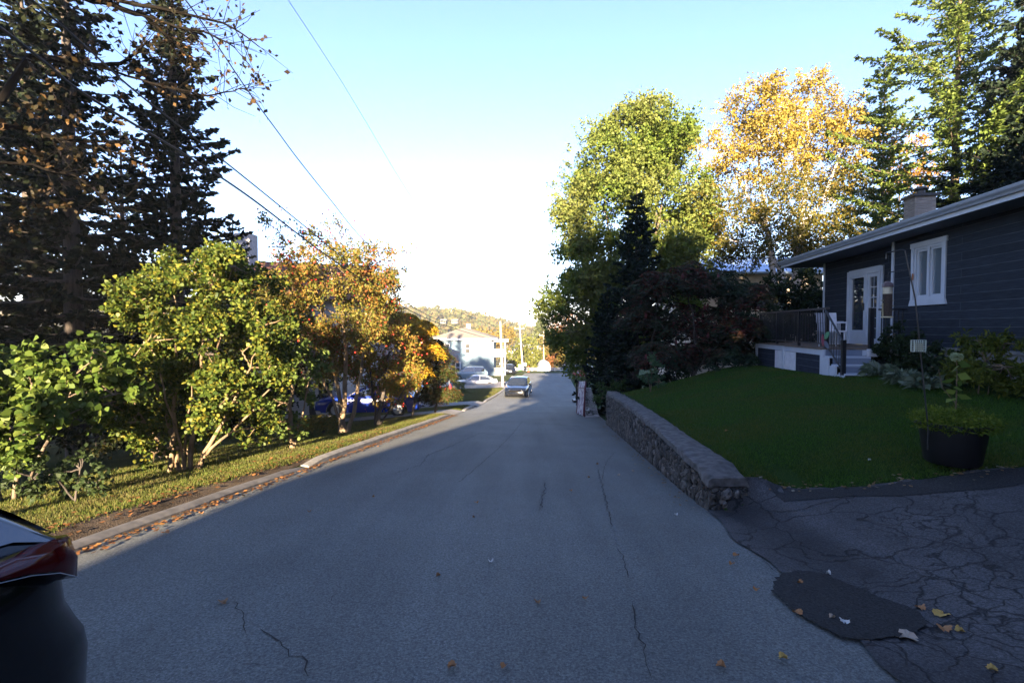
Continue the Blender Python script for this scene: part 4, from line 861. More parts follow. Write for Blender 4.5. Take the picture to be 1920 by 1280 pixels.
# overhanging branches, tree rooted off the left edge
ov = thing('maple_tree', (-8.2, 4.6, Gz(-8.2, 4.6)), 'bare looking tree with sparse yellow leaves reaching in from the top left corner', 'tree')
mb = MB(); tb = Vector((-8.2, 4.6, Gz(-8.2, 4.6))); mb.tube([tb-Vector((0, 0, .2)), tb+Vector((.1, .1, 3)), tb+Vector((0, .3, 6)), tb+Vector((.2, .4, 9.5)), tb+Vector((.1, .6, 12.5))], [.22, .19, .15, .10, .05], 10)
j1 = tb+Vector((.1, .15, 4.2)); j2 = tb+Vector((0, .3, 6.2)); j3 = tb+Vector((.1, .35, 7.6)); tips = []
for jj, path, r0 in ((j1, [(0,190,7.5),(56,105,7.8),(131,116,8),(180,124,8.1),(225,116,8.2),(259,101,8.2),(266,84,8.2)], .06), (j1, [(0,236,7.8),(56,244,8),(112,262,8.2),(170,266,8.4),(236,296,8.6)], .045),
   (j2, [(0,-30,7.4),(150,-4,7.6),(210,8,7.8),(270,30,8),(300,56,8.1),(330,82,8.3),(360,120,8.5)], .06), (j2, [(150,-20,7.6),(260,10,7.8),(340,25,8),(420,45,8.2),(470,75,8.3)], .03), (j2, [(270,30,8),(330,50,8.1),(400,65,8.2),(440,90,8.3)], .02),
   (j1, [(180,124,8.1),(240,145,8.2),(300,160,8.4),(380,180,8.6),(440,170,8.7),(465,165,8.7)], .018), (j3, [(50,-60,7.6),(120,-40,7.8),(220,-60,8)], .05), (j1, [(60,310,7.8),(140,330,8.1),(210,380,8.5)], .03)):
    pts = [jj]+[at(*q) for q in path] if path[0][0] <= 60 else [at(*q) for q in path]; fine = []
    for a_, b_ in zip(pts[:-1], pts[1:]):
        for k in range(3): fine.append(a_.lerp(b_, k/3)+Vector(rng.normal(0, .012, 3)))
    fine.append(pts[-1]); n = len(fine); mb.tube(fine, [r0*(1-.85*k/n)+.004 for k in range(n)], 6)
    for k in range(n//3, n):
        for q in range(3):
            d = Vector(rng.normal(0, 1, 3)); d = (d.normalized()+(fine[min(k+1, n-1)]-fine[k-1]).normalized()*.9).normalized(); e = fine[k]+d*random.uniform(.25, .8); e.z += .05
            mb.tube([fine[k], fine[k].lerp(e, .5)+Vector(rng.normal(0, .03, 3)), e], [.007, .005, .003], 4, cap=False); tips.append((fine[k], e))
mb.build('trunk', simple('bark_black', (.007, .006, .005), .95, spec=.05), ov, smooth=60)
P0 = []; 
for a_, e in tips:
    for q in range(random.choice((1, 2, 3, 5))): P0.append(np.array(a_.lerp(e, random.uniform(.4, 1.05)))+rng.normal(0, .05, 3))
P0 = np.array(P0); Q1 = leafquads(P0, rdir(len(P0))+np.array([0, 0, -.5]), .085, .7)
Q2, _ = blob_crown(B(8, [(40,120,70,.8),(80,250,70,.8),(20,380,60),(150,60,50,.5),(-60,50,120),(190,200,40,.4),(110,360,50,.6)], .6, 1, 31), 850, .085, .7, .25, 6, 10, .3, .3)
quads('crown', np.concatenate([Q1, Q2]), LF['over'], ov)
# low shaded shrub and weeds on the left
broadleaf('low_shrub', gp(140, 6.6), [(at(150, 860, 6.6), .02), (at(90, 880, 6.5), .02)], B(6.6, [(150,880,34),(110,905,34),(60,900,36),(180,905,26)], .3, 1, 33), 1100, .07, LF['darkb'], M['barkd'], 'low shaded weedy shrub on the grass behind the black car', 'bush', trunk_r=.1, per=6, sub=8, subr=.16, twig=.15)
sumac('grass_clump', gp(605, 15.6), [gp(605, 15.6, .3)], B(15.6, [(600,790,18),(620,785,16),(585,785,14)], .2, 1, 34), 30, LF['autumn'], 'yellowing ornamental clump in front of the left wall', 0, 6, .35, 'plant')
# ------------------------------------------------------------------ right side
mb0 = gp(1180, 24)
broadleaf('maple_tree', mb0, [(at(1190, 260, 24), .24), (at(1130, 350, 24), .12), (at(1250, 330, 24), .12)],
  B(24, [(1190,260,58),(1250,290,58),(1130,310,54),(1090,380,52),(1150,395,76),(1230,400,76),(1285,420,52),(1078,460,46),(1150,490,70),(1240,500,70),(1066,540,42),(1110,580,60),(1058,625,34,.8),(1100,650,44),(1210,215,34,.7),(1160,235,26,.5),(1280,240,26,.35),(1180,590,70),(1280,500,50),(1090,330,30,.6),(1060,400,26,.6),(1235,185,20,.3),(1190,190,18,.3),(1120,255,24,.4),(1300,350,36,.6),(1325,470,34,.8),(1042,580,30,.8),(1305,550,40),(1120,530,60),(1200,330,60),(1245,250,44),(1225,225,34)], 1.4, 1.3, 8),
  150000, .125, LF['maple'], M['barkb'], 'tall bright green maple on the right with its top in sunlight', 'tree', trunk_r=.1, asp=.75, twig=.36, per=9, sub=11, subr=.55, shell=.45, droop=-.1)
conifer('spruce_tree', gp(1192, 19), 8.1, 1.75, 'dark pointed spruce in front of the big green maple', LF['spruce2'], M['barkd'], droop=.3, up=.28, dens=1.2, z0=.04, whorl=.32, nb=7, spray=.14)
conifer('spruce_tree', gp(1138, 21.5), 5.4, 1.35, 'low dark spruce beside the road end of the stone wall', LF['spruce2'], M['barkd'], droop=.3, up=.25, dens=1.1, z0=.03, whorl=.3, nb=7, spray=.15)
broadleaf('leafy_tree', gp(1100, 27), [(at(1100, 600, 27), .12)], B(27, [(1090,600,46),(1060,560,34),(1110,650,46),(1070,650,30),(1150,640,40)], 1, 1.2, 9), 6500, .14, LF['darkb'], M['barkd'], 'shaded green tree overhanging the road behind the hockey net', asp=.7, twig=.35, per=8, sub=12, subr=.5)
sumac('sumac', gp(1300, 16.4), [at(1230, 600, 16.5), at(1300, 590, 16.2), at(1370, 600, 16.5)], B(16.6, [(1230,545,46),(1290,530,50),(1350,540,50),(1400,560,42),(1200,600,42),(1270,610,56),(1340,620,56),(1400,620,42),(1300,670,46),(1375,665,38),(1225,665,38)], .9, 1, 10), 520, LF['sumr'], 'dark red and green sumac thicket between the lawn and the maple', 30, 9, .42, conecol=(.10, .02, .025))
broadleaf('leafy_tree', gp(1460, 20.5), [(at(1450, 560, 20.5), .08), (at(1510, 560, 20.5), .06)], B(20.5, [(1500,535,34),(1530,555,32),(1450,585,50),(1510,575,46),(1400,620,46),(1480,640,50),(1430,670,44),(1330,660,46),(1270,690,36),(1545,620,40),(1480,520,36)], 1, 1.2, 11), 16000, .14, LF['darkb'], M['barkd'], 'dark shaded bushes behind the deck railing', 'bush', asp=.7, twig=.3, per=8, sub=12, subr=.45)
broadleaf('small_bush', gp(1222, 14.2), [(at(1222, 680, 14.2), .02), (at(1210, 690, 14.1), .015)], B(14.2, [(1218,680,20),(1232,695,18),(1212,705,15),(1236,715,12)], .15, 1, 12), 1500, .055, leafmat('bluegreen_leaf', [(.04, .08, .04), (.06, .11, .05), (.08, .13, .06)], .3), M['barkl'], 'small rounded blue green bush at the far edge of the lawn', 'bush', per=7, sub=8, subr=.13, twig=.12, trunk_r=.03)
broadleaf('weed_clump', gp(1145, 18.5), [(at(1145, 720, 18.5), .02)], B(18.5, [(1140,725,20),(1160,735,18),(1130,745,14),(1165,712,16)], .4, 1, 13), 1200, .09, leafmat('weed_leaf', [(.04, .07, .02), (.06, .10, .03)], .3), M['barkl'], 'green weeds growing just past the end of the stone wall', 'plant', per=7, sub=8, subr=.2, twig=.2)
def birch(px, Y, stems, up, lo, label, n1, n2, seed):
    t = thing('birch_tree', gp(px, Y), label, 'tree', 'birches behind the deck'); mb = MB(); b0 = gp(px, Y); sp_ = []
    for s_ in stems:
        pts = [b0-Vector((0, 0, .2))]+[at(q[0], q[1], Y+q[2]) for q in s_]; n = len(pts); fine = []
        for a_, c_ in zip(pts[:-1], pts[1:]):
            for k in range(3): fine.append(a_.lerp(c_, k/3)+Vector(rng.normal(0, .03, 3)))
        fine.append(pts[-1]); n = len(fine); mb.tube(fine, [.15*(1-.88*k/n)+.01 for k in range(n)], 8); sp_ += [(p, .15*(1-.88*k/n)) for k, p in enumerate(fine) if k > n*.3]
    U = B(Y, up, 1.2, 1.2, seed); Lo = B(Y, lo, 1.2, 1.2, seed+1)
    Q1, s1 = blob_crown(U, n1, .105, .75, .36, 8, 15, .5, .45, .3); Q2, s2 = blob_crown(Lo, n2, .105, .75, .4, 7, 12, .55, .4, .4)
    for c, r, w_ in U+Lo:
        s0 = min(sp_, key=lambda q: (q[0]-c).length+max(0, q[0].z-c.z+.5)*2); limb(mb, s0[0], c, max(.012, s0[1]*.45), .01, .1, 5, .04, 5)
    cs = [b_[0] for b_ in U+Lo]
    for q in np.concatenate([s1, s2])[::4]:
        q = Vector(q); c = min(cs, key=lambda k: (k-q).length); limb(mb, c, q, .012, .004, .1, 3, 0, 4)
    mb.build('trunk', M['barkw'], t, smooth=60); quads('crown', Q1, LF['birchy'], t); quads('lower_crown', Q2, LF['birchg'], t)
birch(1470, 23, [[(1468,520,0),(1445,470,0),(1432,400,0),(1425,300,0),(1418,200,0)], [(1440,440,.1),(1400,370,.3),(1370,300,.5)]],
  [(1420,195,48),(1385,250,52),(1445,255,52),(1345,290,36,.8),(1330,335,30,.6),(1405,310,44,.8),(1430,160,26,.6)],
  [(1400,370,54),(1350,390,44),(1440,420,50),(1370,450,48),(1420,480,40,.8),(1330,440,36,.8),(1310,390,24,.6)], 'golden topped birch with white forked trunk, left one behind the deck', 16000, 14000, 40)
birch(1492, 24, [[(1490,520,0),(1497,440,0),(1508,360,0),(1515,260,0),(1512,190,0)], [(1500,430,.2),(1550,360,0),(1575,290,-.3)]],
  [(1515,190,42),(1560,230,46),(1520,260,52),(1590,275,36),(1480,290,40),(1545,310,44),(1505,150,18,.5),(1480,220,32)],
  [(1490,360,46,.8),(1560,370,46,.8),(1510,430,48,.8),(1590,340,34,.7),(1560,440,38,.6),(1470,470,34,.6)], 'golden birch with slim pale trunk, right one behind the deck', 16000, 13000, 50)
conifer('larch_tree', gp(1782, 20), 17.5, 4.3, 'tall feathery light green larch rising above the bungalow roof', LF['larch'], M['barkb'], droop=.10, up=.30, dens=1.35, z0=.27, whorl=.55, nb=6, spray=.15, sw=.030, prof=.55, irregular=.55, tr=.22, ks=6, hang=4, jit=.6)
conifer('larch_tree', gp(1648, 26), 15.6, 2.5, 'narrower green larch left of the tall one', LF['larch'], M['barkb'], droop=.10, up=.3, dens=1.5, z0=.25, whorl=.6, nb=6, spray=.17, sw=.036, prof=.7, irregular=.5, tr=.12, ks=5, hang=4, jit=.6)
conifer('spruce_tree', gp(1905, 18.5), 11.5, 2.6, 'dark spruce at the right edge above the bungalow roof', LF['spruce2'], M['barkd'], droop=.3, up=.3, dens=1.3, z0=.1, whorl=.4, nb=8, irregular=.3, ks=5, hang=2, jit=.5)
conifer('spruce_tree', gp(1835, 25), 8.0, 3.4, 'broad dark conifer behind the chimney side of the roof', LF['spruce2'], M['barkd'], droop=.3, up=.3, dens=.6, z0=.1, whorl=.5, nb=7, irregular=.3)
conifer('spruce_tree', gp(1945, 17), 14, 3.6, 'tall dark spruce cut by the right edge of the picture', LF['spruce2'], M['barkd'], droop=.3, up=.3, dens=1.2, z0=.1, whorl=.42, nb=8, irregular=.35, ks=5, hang=2, jit=.5)
broadleaf('cherry_tree', gp(1690, 27), [(at(1690, 290, 27), .09), (at(1665, 320, 27), .05)], B(27, [(1680,280,34),(1715,305,36),(1660,340,30,.8),(1700,350,34,.6),(1740,330,30,.5),(1650,260,20,.5)], 1, 1.2, 14), 4200, .12, LF['orange'], M['barkd'], 'thin tree with orange leaves above the chimney', asp=.7, twig=.35, per=7, sub=11, subr=.45)
broadleaf('leafy_tree', gp(1620, 31), [(at(1620, 420, 31), .12)], B(31, [(1620,420,44),(1570,440,38),(1670,430,40),(1600,390,28),(1530,450,34),(1740,420,30)], 1, 1.2, 15), 6500, .15, LF['autumn'], M['barkd'], 'olive coloured tree just above the bungalow roof line', asp=.7, twig=.35, per=7, sub=12, subr=.5)
# foundation planting along the bungalow
def shrubby(name, x, y, lst, n, size, lm, label, cat='plant', seed=0, **kw):
    z = Gz(x, y); bl = [(Vector((x+a, y+b_, z+c)), (r, r, r*.8), 1) for a, b_, c, r in lst]
    broadleaf(name, (x, y, z), [((x, y, z+lst[0][2]), .015), ((x+.15, y, z+lst[0][2]*.8), .012)], bl, n, size, lm, M['barkl'], label, cat, 'plants along the foot of the bungalow', trunk_r=.12, **kw)
kw = dict(per=7, sub=9, subr=.16, twig=.18)
def hxy(a, b): p = HP(a, b, 0); return p.x, p.y
shrubby('fern_shrub', *hxy(11.0, -.5), [(0, 0, .6, .35), (.1, .3, .4, .3), (-.1, -.3, .4, .3), (.05, 0, .85, .22)], 1500, .075, LF['darkb'], 'ferny shrub at the bungalow corner beside the deck steps', **kw)
shrubby('fern_shrub', *hxy(10.1, -.55), [(0, 0, .55, .38), (0, .35, .4, .32), (0, -.35, .35, .3)], 1500, .075, LF['darkb'], 'dark shrub under the white window', **kw)
shrubby('peony', *hxy(9.2, -.6), [(0, 0, .3, .3), (0, .35, .25, .28), (0, -.35, .25, .28)], 1100, .08, LF['darkb'], 'low dark perennial in front of the pale foundation', **kw)
shrubby('false_spirea', *hxy(7.9, -.9), [(0, 0, .55, .42), (.1, .4, .45, .4), (-.1, -.4, .5, .4), (.1, -.2, .85, .3), (0, .1, .9, .25), (.1, -.8, .5, .4)], 5200, .085, LF['fern'], 'big ferny yellow green shrub at the right edge against the siding', asp=.35, **kw)
def hosta(x, y, label):
    z = Gz(x, y); n = 90; a = rng.random(n)*6.283; e = rng.uniform(.2, 1.1, n); d = np.stack([np.cos(a)*np.cos(e), np.sin(a)*np.cos(e), np.sin(e)], 1)
    t = thing('hosta', (x, y, z), label, 'plant', 'plants along the foot of the bungalow'); m_ = leafmat('hosta_leaf', [(.08, .11, .06), (.12, .15, .09), (.2, .23, .17)], .25)
    Q = np.concatenate([leafquads(np.tile([x, y, z+.02], (n, 1))+d*rng.uniform(.02, .2, (n, 1)), d, .2, .38, .3, .3), leafquads(np.tile([x, y, z+.05], (n, 1))+d*.25, d+np.array([0, 0, -.9]), .16, .45, .3, .3)])
    quads('foliage', Q, m_, t)
hosta(*hxy(10.3, -1.15), 'variegated hosta clump below the suet cage'); hosta(*hxy(9.2, -1.35), 'variegated hosta clump behind the planter tub'); hosta(*hxy(8.6, -1.35), 'variegated hosta clump right of the hydrangea stem')
# unseen trees added behind the photographer to throw the evening shadow over the road
broad = [(2.4, -16, 13.5), (8, -14, 14.2), (13, -17, 14.5), (19, -15, 14.5), (26, -16, 15), (33, -17, 15), (38, -12, 13), (5.6, -11, 12.5), (10.6, -10, 12.5), (16, -12, 13), (22.5, -11, 13), (.2, -18.5, 15.2)]
for i, (x, y, zt) in enumerate(broad):
    z = Gz(x, y); r = random.Random(i); bl = [(Vector((x+r.uniform(-1.6 if i == 0 else (-.6 if i == 11 else -2.6), 1.5 if i == 11 else 2.6), y+r.uniform(-2, 2), z+2+(zt-z-3.4)*(k+.5)/10)), (2.1, 2.0, 1.5), 1) for k in range(10)]
    broadleaf('shadow_tree', (x, y, z), [((x, y, zt-1.5), .2)], bl, 9000, .42, LF['darkb'], M['barkb'], 'unseen leafy tree added behind the viewpoint for its shadow, number %s from the road' % ['first', 'second', 'third', 'fourth', 'fifth', 'sixth', 'seventh', 'eighth', 'ninth', 'tenth', 'eleventh', 'twelfth'][i], 'tree', 'unseen trees added to shade the road', twigs=False, per=8, sub=16, subr=.8, twig=.5, shell=.2)
pz = Gz(-7.6, -13)  # unseen high tree added to keep the overhanging branches in shade
broadleaf('shadow_tree', (-7.6, -13, pz), [((-7.6, -13, 13), .22)], [(Vector((-7.9+dx, -13, z_)), (1.7, 1.8, 1.3), 1) for dx, z_ in ((-2.2, 9.6), (-1.5, 10.6), (-2.4, 11.6), (-1.7, 13), (-1.2, 14.4), (-3.4, 10.6), (-3.6, 12.6))], 7000, .4, LF['darkb'], M['barkb'], 'unseen high crowned tree added behind the viewpoint to shade the top left branches', 'tree', None, twigs=False, per=8, sub=14, subr=.7, twig=.5, shell=.2)
for i, (x, y, H) in enumerate([(-12.1, -7, 15), (-14.9, -8, 17), (-18.5, -9, 17), (-22.5, -10, 18), (-27, -9, 18)]):  # unseen conifers added so the left spruces stay dark
    conifer('shadow_cedar', (x, y, Gz(x, y)), H, 2.0, 'unseen tall conifer added behind the viewpoint to shade the left spruces, %s from the road' % ['first', 'second', 'third', 'fourth', 'fifth'][i], LF['spruce2'], M['barkd'], 'unseen conifers added to shade the left spruces', dens=.45, spray=.34, sw=.16, prof=.45, whorl=.6, nb=7, z0=.05)
# ================================================================== vehicles
def car(name, label, cat, loc, heading, L, W, H, paint, zb=.20, zbelt=.92, hood=.80, deck=.95, ghr=(.35, 1.0, 3.0, 3.75), wr=.33, wx_=(.85, 3.6), gw=.80, rw=.62, detail=True, plates=True, group=None, pickup=False, grille='black', spoiler=False, hatch=False):
    """local x: rear (0) to front (L); y across; built about the centre. heading = direction the nose points, radians from +X"""
    t = thing(name, loc, label, cat, group, heading, world=False); x0 = -L/2
    def wid(x): 
        u = abs(x-L/2)/(L/2); return W/2*(1-.16*u**5-.02*u*u)
    def zbot(x):
        z = zb+(.08 if x < .25 or x > L-.3 else 0)
        for xw in wx_:
            d = abs(x-xw); ra = wr*1.17
            if d < ra: z = max(z, wr+math.sqrt(ra*ra-d*d))
        return z
    def ztop(x):
        if x > ghr[3]: 
            u = (x-ghr[3])/(L-ghr[3]); return zbelt+(hood-zbelt)*u-.10*u**6
        if x < ghr[0]: 
            u = (ghr[0]-x)/max(.01, ghr[0]); return deck-.06*u**2-.02
        return zbelt
    def shoulder(x): return min(ztop(x)-.02, zbelt-.02-.05*max(0, (x-ghr[3])/(L-ghr[3]))-.0)
    xs = sorted(set([0, .02, .06, .14, .25]+list(np.arange(.3, L-.3, .07))+[L-.25, L-.14, L-.06, L-.02, L])); rings = []
    for x in xs:
        w_ = wid(x); e = min(x, L-x); k = 1-.10*math.exp(-e/.05); b = zbot(x); s = shoulder(x)-(.10*math.exp(-e/.06)); zt = ztop(x)-.05*math.exp(-e/.05)
        b = min(b, s-.06); mid = b+(s-b)*.55; w_ *= k; half = [(w_*.93, b), (w_*.985, b+.04), (w_, mid), (w_*.985, s-.06), (w_*.95, s), (w_*.62, zt-.0+.01), (0, zt+.025)]
        ring = [(x+x0, -y, z) for y, z in half]+[(x+x0, y, z) for y, z in half[-2::-1]]
        rings.append(ring)
    mb = MB(); mb.loft(rings)
    # greenhouse
    a, b, c, d = ghr; yb, yr = W/2*.93, W/2*.93*rw/.80; zr_ = H
    n = 7
    def gh(x0_, z, y): return [(x0_+x0, -y, z), (x0_+x0, y, z)]
    pr = [(a, deck-.03 if not hatch else zbelt, yb*.9), (a+(b-a)*.5, zbelt+(H-.02-zbelt)*.60, (yb*.92+yr)/2*.98), (b, H-.03, yr*.97), (b+(c-b)*.35, H, yr), (b+(c-b)*.75, H-.005, yr), (c, H-.04, yr*.97), (c+(d-c)*.5, zbelt+(H-.04-zbelt)*.52, (yb*.95+yr)/2), (d, zbelt-.02, yb*.92)]
    R2 = []
    for (x, z, y) in pr:
        xb = x; R2.append([(x+x0, -yb*(.95 if a < x < d else .92), zbelt-.03), (x+x0, -y, max(z-.04, zbelt-.02)), (x+x0, -y*.9, z), (x+x0, 0, z+.025), (x+x0, y*.9, z), (x+x0, y, max(z-.04, zbelt-.02)), (x+x0, yb*(.95 if a < x < d else .92), zbelt-.03)])
    mb.loft(R2)
    body = mb.build('body', paint, t, smooth=38)
    # glass panels: windshield, rear, sides
    def pane(name, q, off, inset=.07):
        q = [Vector(p) for p in q]; cc = sum(q, Vector())/len(q); q = [p.lerp(cc, inset) for p in q]; off = Vector(off)
        m_ = MB(); m_.prism([p+off for p in q], -off*.4); m_.build(name, M['cglass'], t)
    def P_(x, y, z): return Vector((x+x0, y, z))
    zf = (zbelt+(H-.04-zbelt)*.52); yf = (yb*.95+yr)/2
    pane('windshield', [P_(d, -yb*.86, zbelt+.0), P_(c+(d-c)*.5, -yf*.9, zf+.015), P_(c, -yr*.88, H-.035), P_(c, yr*.88, H-.035), P_(c+(d-c)*.5, yf*.9, zf+.015), P_(d, yb*.86, zbelt+.0)], (.012, 0, .022), .05)
    zr2 = zbelt+(H-.02-zbelt)*.60
    pane('rear_window', [P_(a, -yb*.78, deck+.01 if not hatch else zbelt+.03), P_(a+(b-a)*.5, -yb*.80, zr2+.01), P_(b, -yr*.84, H-.025), P_(b, yr*.84, H-.025), P_(a+(b-a)*.5, yb*.80, zr2+.01), P_(a, yb*.78, deck+.01 if not hatch else zbelt+.03)], (-.012, 0, .022), .06)
    xm = (b+c)/2
    for sg in (-1, 1):
        def S(x, f): return P_(x, sg*(yb*.95+(yr-yb*.95)*f+.006), zbelt+(H-.045-zbelt)*f)
        wins = [[S(xm+.04, .06), S(d-.22, .06), S(c-.02+.18, .62), S(c-.10, .93), S(xm+.04, .95)], [S(a+.42, .08), S(xm-.04, .06), S(xm-.04, .95), S(b+.06, .92), S(b-(b-a)*.35, .62)]]
        if pickup: wins = [[S(xm+.04, .06), S(d-.22, .06), S(c-.02+.18, .62), S(c-.10, .93), S(xm+.04, .95)], [S(a+.15, .08), S(xm-.04, .06), S(xm-.04, .95), S(b+.06, .92)]]
        for w__ in wins:
            m_ = MB(); m_.prism([p+Vector((0, sg*.006, 0)) for p in w__], Vector((0, -sg*.02, 0))); m_.build('side_window', M['cglass'], t)
    # wheels
    for xw in wx_:
        for sg in (-1, 1):
            yc = sg*(W/2-.11); m_ = MB(); m_.lathe([(wr*.62, -.10), (wr*.95, -.10), (wr, -.06), (wr, .06), (wr*.95, .10), (wr*.62, .10)], (xw+x0, yc, wr), 24, 'Y'); wo_ = m_.build('tyre', M['tyre'], t, smooth=40)
            m_ = MB(); m_.lathe([(wr*.64, .09*sg), (wr*.60, .10*sg), (wr*.55, .05*sg), (.06, .06*sg), (.05, .085*sg), (.0, .085*sg)], (xw+x0, yc, wr), 20, 'Y')
            for k in range(5):
                an = k*1.2566; m_.tube([(xw+x0+.04*math.cos(an), yc+.085*sg, wr+.04*math.sin(an)), (xw+x0+wr*.6*math.cos(an), yc+.088*sg, wr+wr*.6*math.sin(an))], [.035, .025], 6)
            m_.build('rim', M['rim'], wo_, smooth=40)
    # lamps, grille, mirrors, plates
    zh = hood-.17
    for sg in (-1, 1):
        yo = wid(L-.12)*.96
        m_ = MB(); m_.hexa([P_(L-.34, sg*wid(L-.3)*.985, zh), P_(L+.005, sg*yo*.60, zh-.02), P_(L-.10, sg*yo*.60, zh-.02), P_(L-.40, sg*yo*.6, zh), P_(L-.36, sg*wid(L-.3)*.98, zh+.10), P_(L-.02, sg*yo*.60, zh+.075), P_(L-.12, sg*yo*.60, zh+.08), P_(L-.42, sg*yo*.6, zh+.1)])
        m_.build('headlight', M['hlamp'], t)
        m_ = MB(); zt_ = deck-.25; wy_ = wid(.1)
        m_.hexa([P_(.32, sg*wid(.3)*.99, zt_), P_(-.006, sg*wy_*.62, zt_), P_(.1, sg*wy_*.6, zt_), P_(.3, sg*wy_*.6, zt_), P_(.30, sg*wid(.3)*.985, zt_+.13), P_(.01, sg*wy_*.62, zt_+.13), P_(.1, sg*wy_*.6, zt_+.13), P_(.3, sg*wy_*.6, zt_+.13)])
        m_.build('taillight', M['tlamp'], t)
        m_ = MB(); m_.lathe([(0, -.10), (.05, -.09), (.07, -.03), (.07, .04), (.05, .09), (0, .1)], (d-.25+x0, sg*(W/2+.07), zbelt+.08), 10, 'Y'); m_.tube([(d-.25+x0, sg*(W/2-.08), zbelt+.02), (d-.25+x0, sg*(W/2+.03), zbelt+.06)], .02, 6); m_.build('mirror', paint, t, smooth=60)
    gz = zh-.04 if not pickup else zh-.18
    m_ = MB(); m_.box((L/2+.0, 0, gz+.02), (.04, W*.52, .12 if not pickup else .34)); go = m_.build('grille', M['gblack'], t)
    if pickup:
        m_ = MB(); 
        for k in range(3): m_.box((L/2+.015, 0, gz-.08+k*.1), (.03, W*.50, .022))
        m_.build('grille_bar', M['chrome'], go)
        m_ = MB(); m_.box((L/2+.02, 0, zb+.28), (.2, W*.92, .2)); m_.build('bumper', M['chrome'], t)
    m_ = MB(); m_.box((L/2-.01, 0, zb+.16), (.05, W*.62, .12)); m_.build('lower_intake', M['gblack'], t)
    if plates:
        m_ = MB(); m_.box((-L/2-.012, 0, deck-.38), (.012, .32, .16)); m_.build('licence_plate', M['plate'], t)
    if spoiler:
        m_ = MB(); m_.loft([[(x0+.10+dx, y, deck+zz) for dx, zz in ((-.12, .10), (-.1, .125), (.12, .115), (.12, .10))] for y in (-W*.42, -W*.2, W*.2, W*.42)])
        for sg in (-1, 1): m_.box((x0+.1, sg*W*.36, deck+.04), (.1, .03, .14))
        m_.build('spoiler', paint, t)
    return t
def gl(px, Y): p = at(px, 640, Y); return (p.x, Y, Gz(p.x, Y))
# parked black sedan facing up the hill
x36 = at(973, 700, 36).x
car('parked_car', 'dark sedan parked facing uphill at the left kerb', 'car', (x36, 37.5, float(rz(37.5))+.01), R(-92)-.09, 4.55, 1.80, 1.42, M['pdark'], ghr=(.30, 1.15, 2.55, 3.45), wx_=(.85, 3.6), deck=1.0, zbelt=.93, hood=.82)
car('parked_car', 'deep blue sports coupe with rear spoiler parked behind the crab apple trunks', 'car', (-6.75, 23, Gz(-6.75, 22.4)+.12), R(180+4), 4.75, 1.88, 1.38, M['pblue'], ghr=(.35, 1.45, 2.5, 3.25), wx_=(.95, 3.75), deck=1.0, zbelt=.93, hood=.80, wr=.35, spoiler=True)
car('pickup_truck', 'white pickup truck with black grille nosing toward the road', 'pickup truck', (-6.95, 29.4, Gz(-6.9, 29)+.04), R(3), 5.8, 2.0, 1.93, M['pwhite'], zb=.42, zbelt=1.28, hood=1.15, deck=1.30, ghr=(1.95, 2.1, 3.75, 4.35), wx_=(1.15, 4.75), wr=.41, pickup=True)
car('parked_car', 'white sedan parked side on in the driveway beyond the lawn', 'car', (-3.9, 52, Gz(-3.9, 52)-.55), R(180+6), 4.6, 1.8, 1.42, M['pwhite'], ghr=(.28, 1.2, 2.6, 3.5), deck=1.0, zbelt=.92, hood=.8)
car('parked_car', 'pale blue grey hatchback parked against the blue house', 'car', (-5.3, 60, Gz(-5.3, 60)-.12), R(180+8), 4.5, 1.82, 1.66, M['psilver'], zb=.26, ghr=(.10, .55, 2.75, 3.55), deck=1.12, zbelt=1.05, hood=.95, hatch=True)
car('parked_car', 'dark car half hidden behind the pole at the white balconies', 'car', (-.6, 70.0, Gz(-.6, 70)), R(100), 4.5, 1.8, 1.45, M['pdark'])
car('parked_car', 'grey and red car half hidden behind the thin black pole', 'car', (at(1096, 690, 58).x, 58, Gz(at(1096, 690, 58).x, 58)+.35), R(60), 4.4, 1.8, 1.5, M['pred'])
# --- near black hatchback at the lower left: rear right quarter
bk = thing('hatchback', (-2.6, 1.6, float(rz(1.6))), 'black hatchback close to the camera, only its rear corner and red lamp in view', 'car', rz=0, world=True)
# local frame: f forward from the tail (uphill, past the photographer), s inboard from the flank next to the camera
CX, CY = -1.60, 1.84; fv = Vector((-.10, -.99, .108)).normalized(); rv = Vector((.995, -.10, 0)).normalized(); Zg = -1.86
def K(f, s, z): return Vector((CX, CY, Zg))+fv*f-rv*s+Vector((0, 0, z))
Wc = 1.74; Lc = 4.35
def kw_(f): return Wc*(1-.10*(abs(f-Lc/2)/(Lc/2))**6)
st_ = [0, .02, .05, .1, .16, .24, .34, .45]+list(np.arange(.54, 4.0, .09))+[4.05, 4.15, 4.22, 4.27, 4.3, 4.35]
def arch(f):
    z = .24
    for xw in (.86, 3.5):
        d = abs(f-xw)
        if d < .40: z = max(z, .33+math.sqrt(.16-d*d))
    return z
HB = 1.055
rings = []
for f in st_:
    e = min(f, Lc-f); ins = (Wc-kw_(f))/2+.10*math.exp(-e/.09); b = arch(f)
    top = HB if f < 3.1 else HB-.24*(f-3.1)/1.25-.12*math.exp(-e/.1)
    half = [(ins+.05, b), (ins+.012, b+.03), (ins-.012, max(b+.05, .56)), (ins-.012, max(b+.07, .64)), (ins-.006, max(b+.09, .70)), (ins-.002, max(b+.11, .78)), (ins+.002, max(b+.14, .89)), (ins+.028, min(top-.03, 1.0)), (ins+.06, top-.008), (ins+.15, top), (Wc/2, top+.02)]
    def bk_(z): return (0 if f > .3 else (1-f/.3))*(-.115 if z < .60 else (-.10 if z < .66 else (-.07 if z < .72 else (-.035 if z < .8 else -.025))))
    rings.append([K(f+bk_(z), s_, z) for s_, z in half]+[K(f+bk_(z), Wc-s_, z) for s_, z in half[-2::-1]])
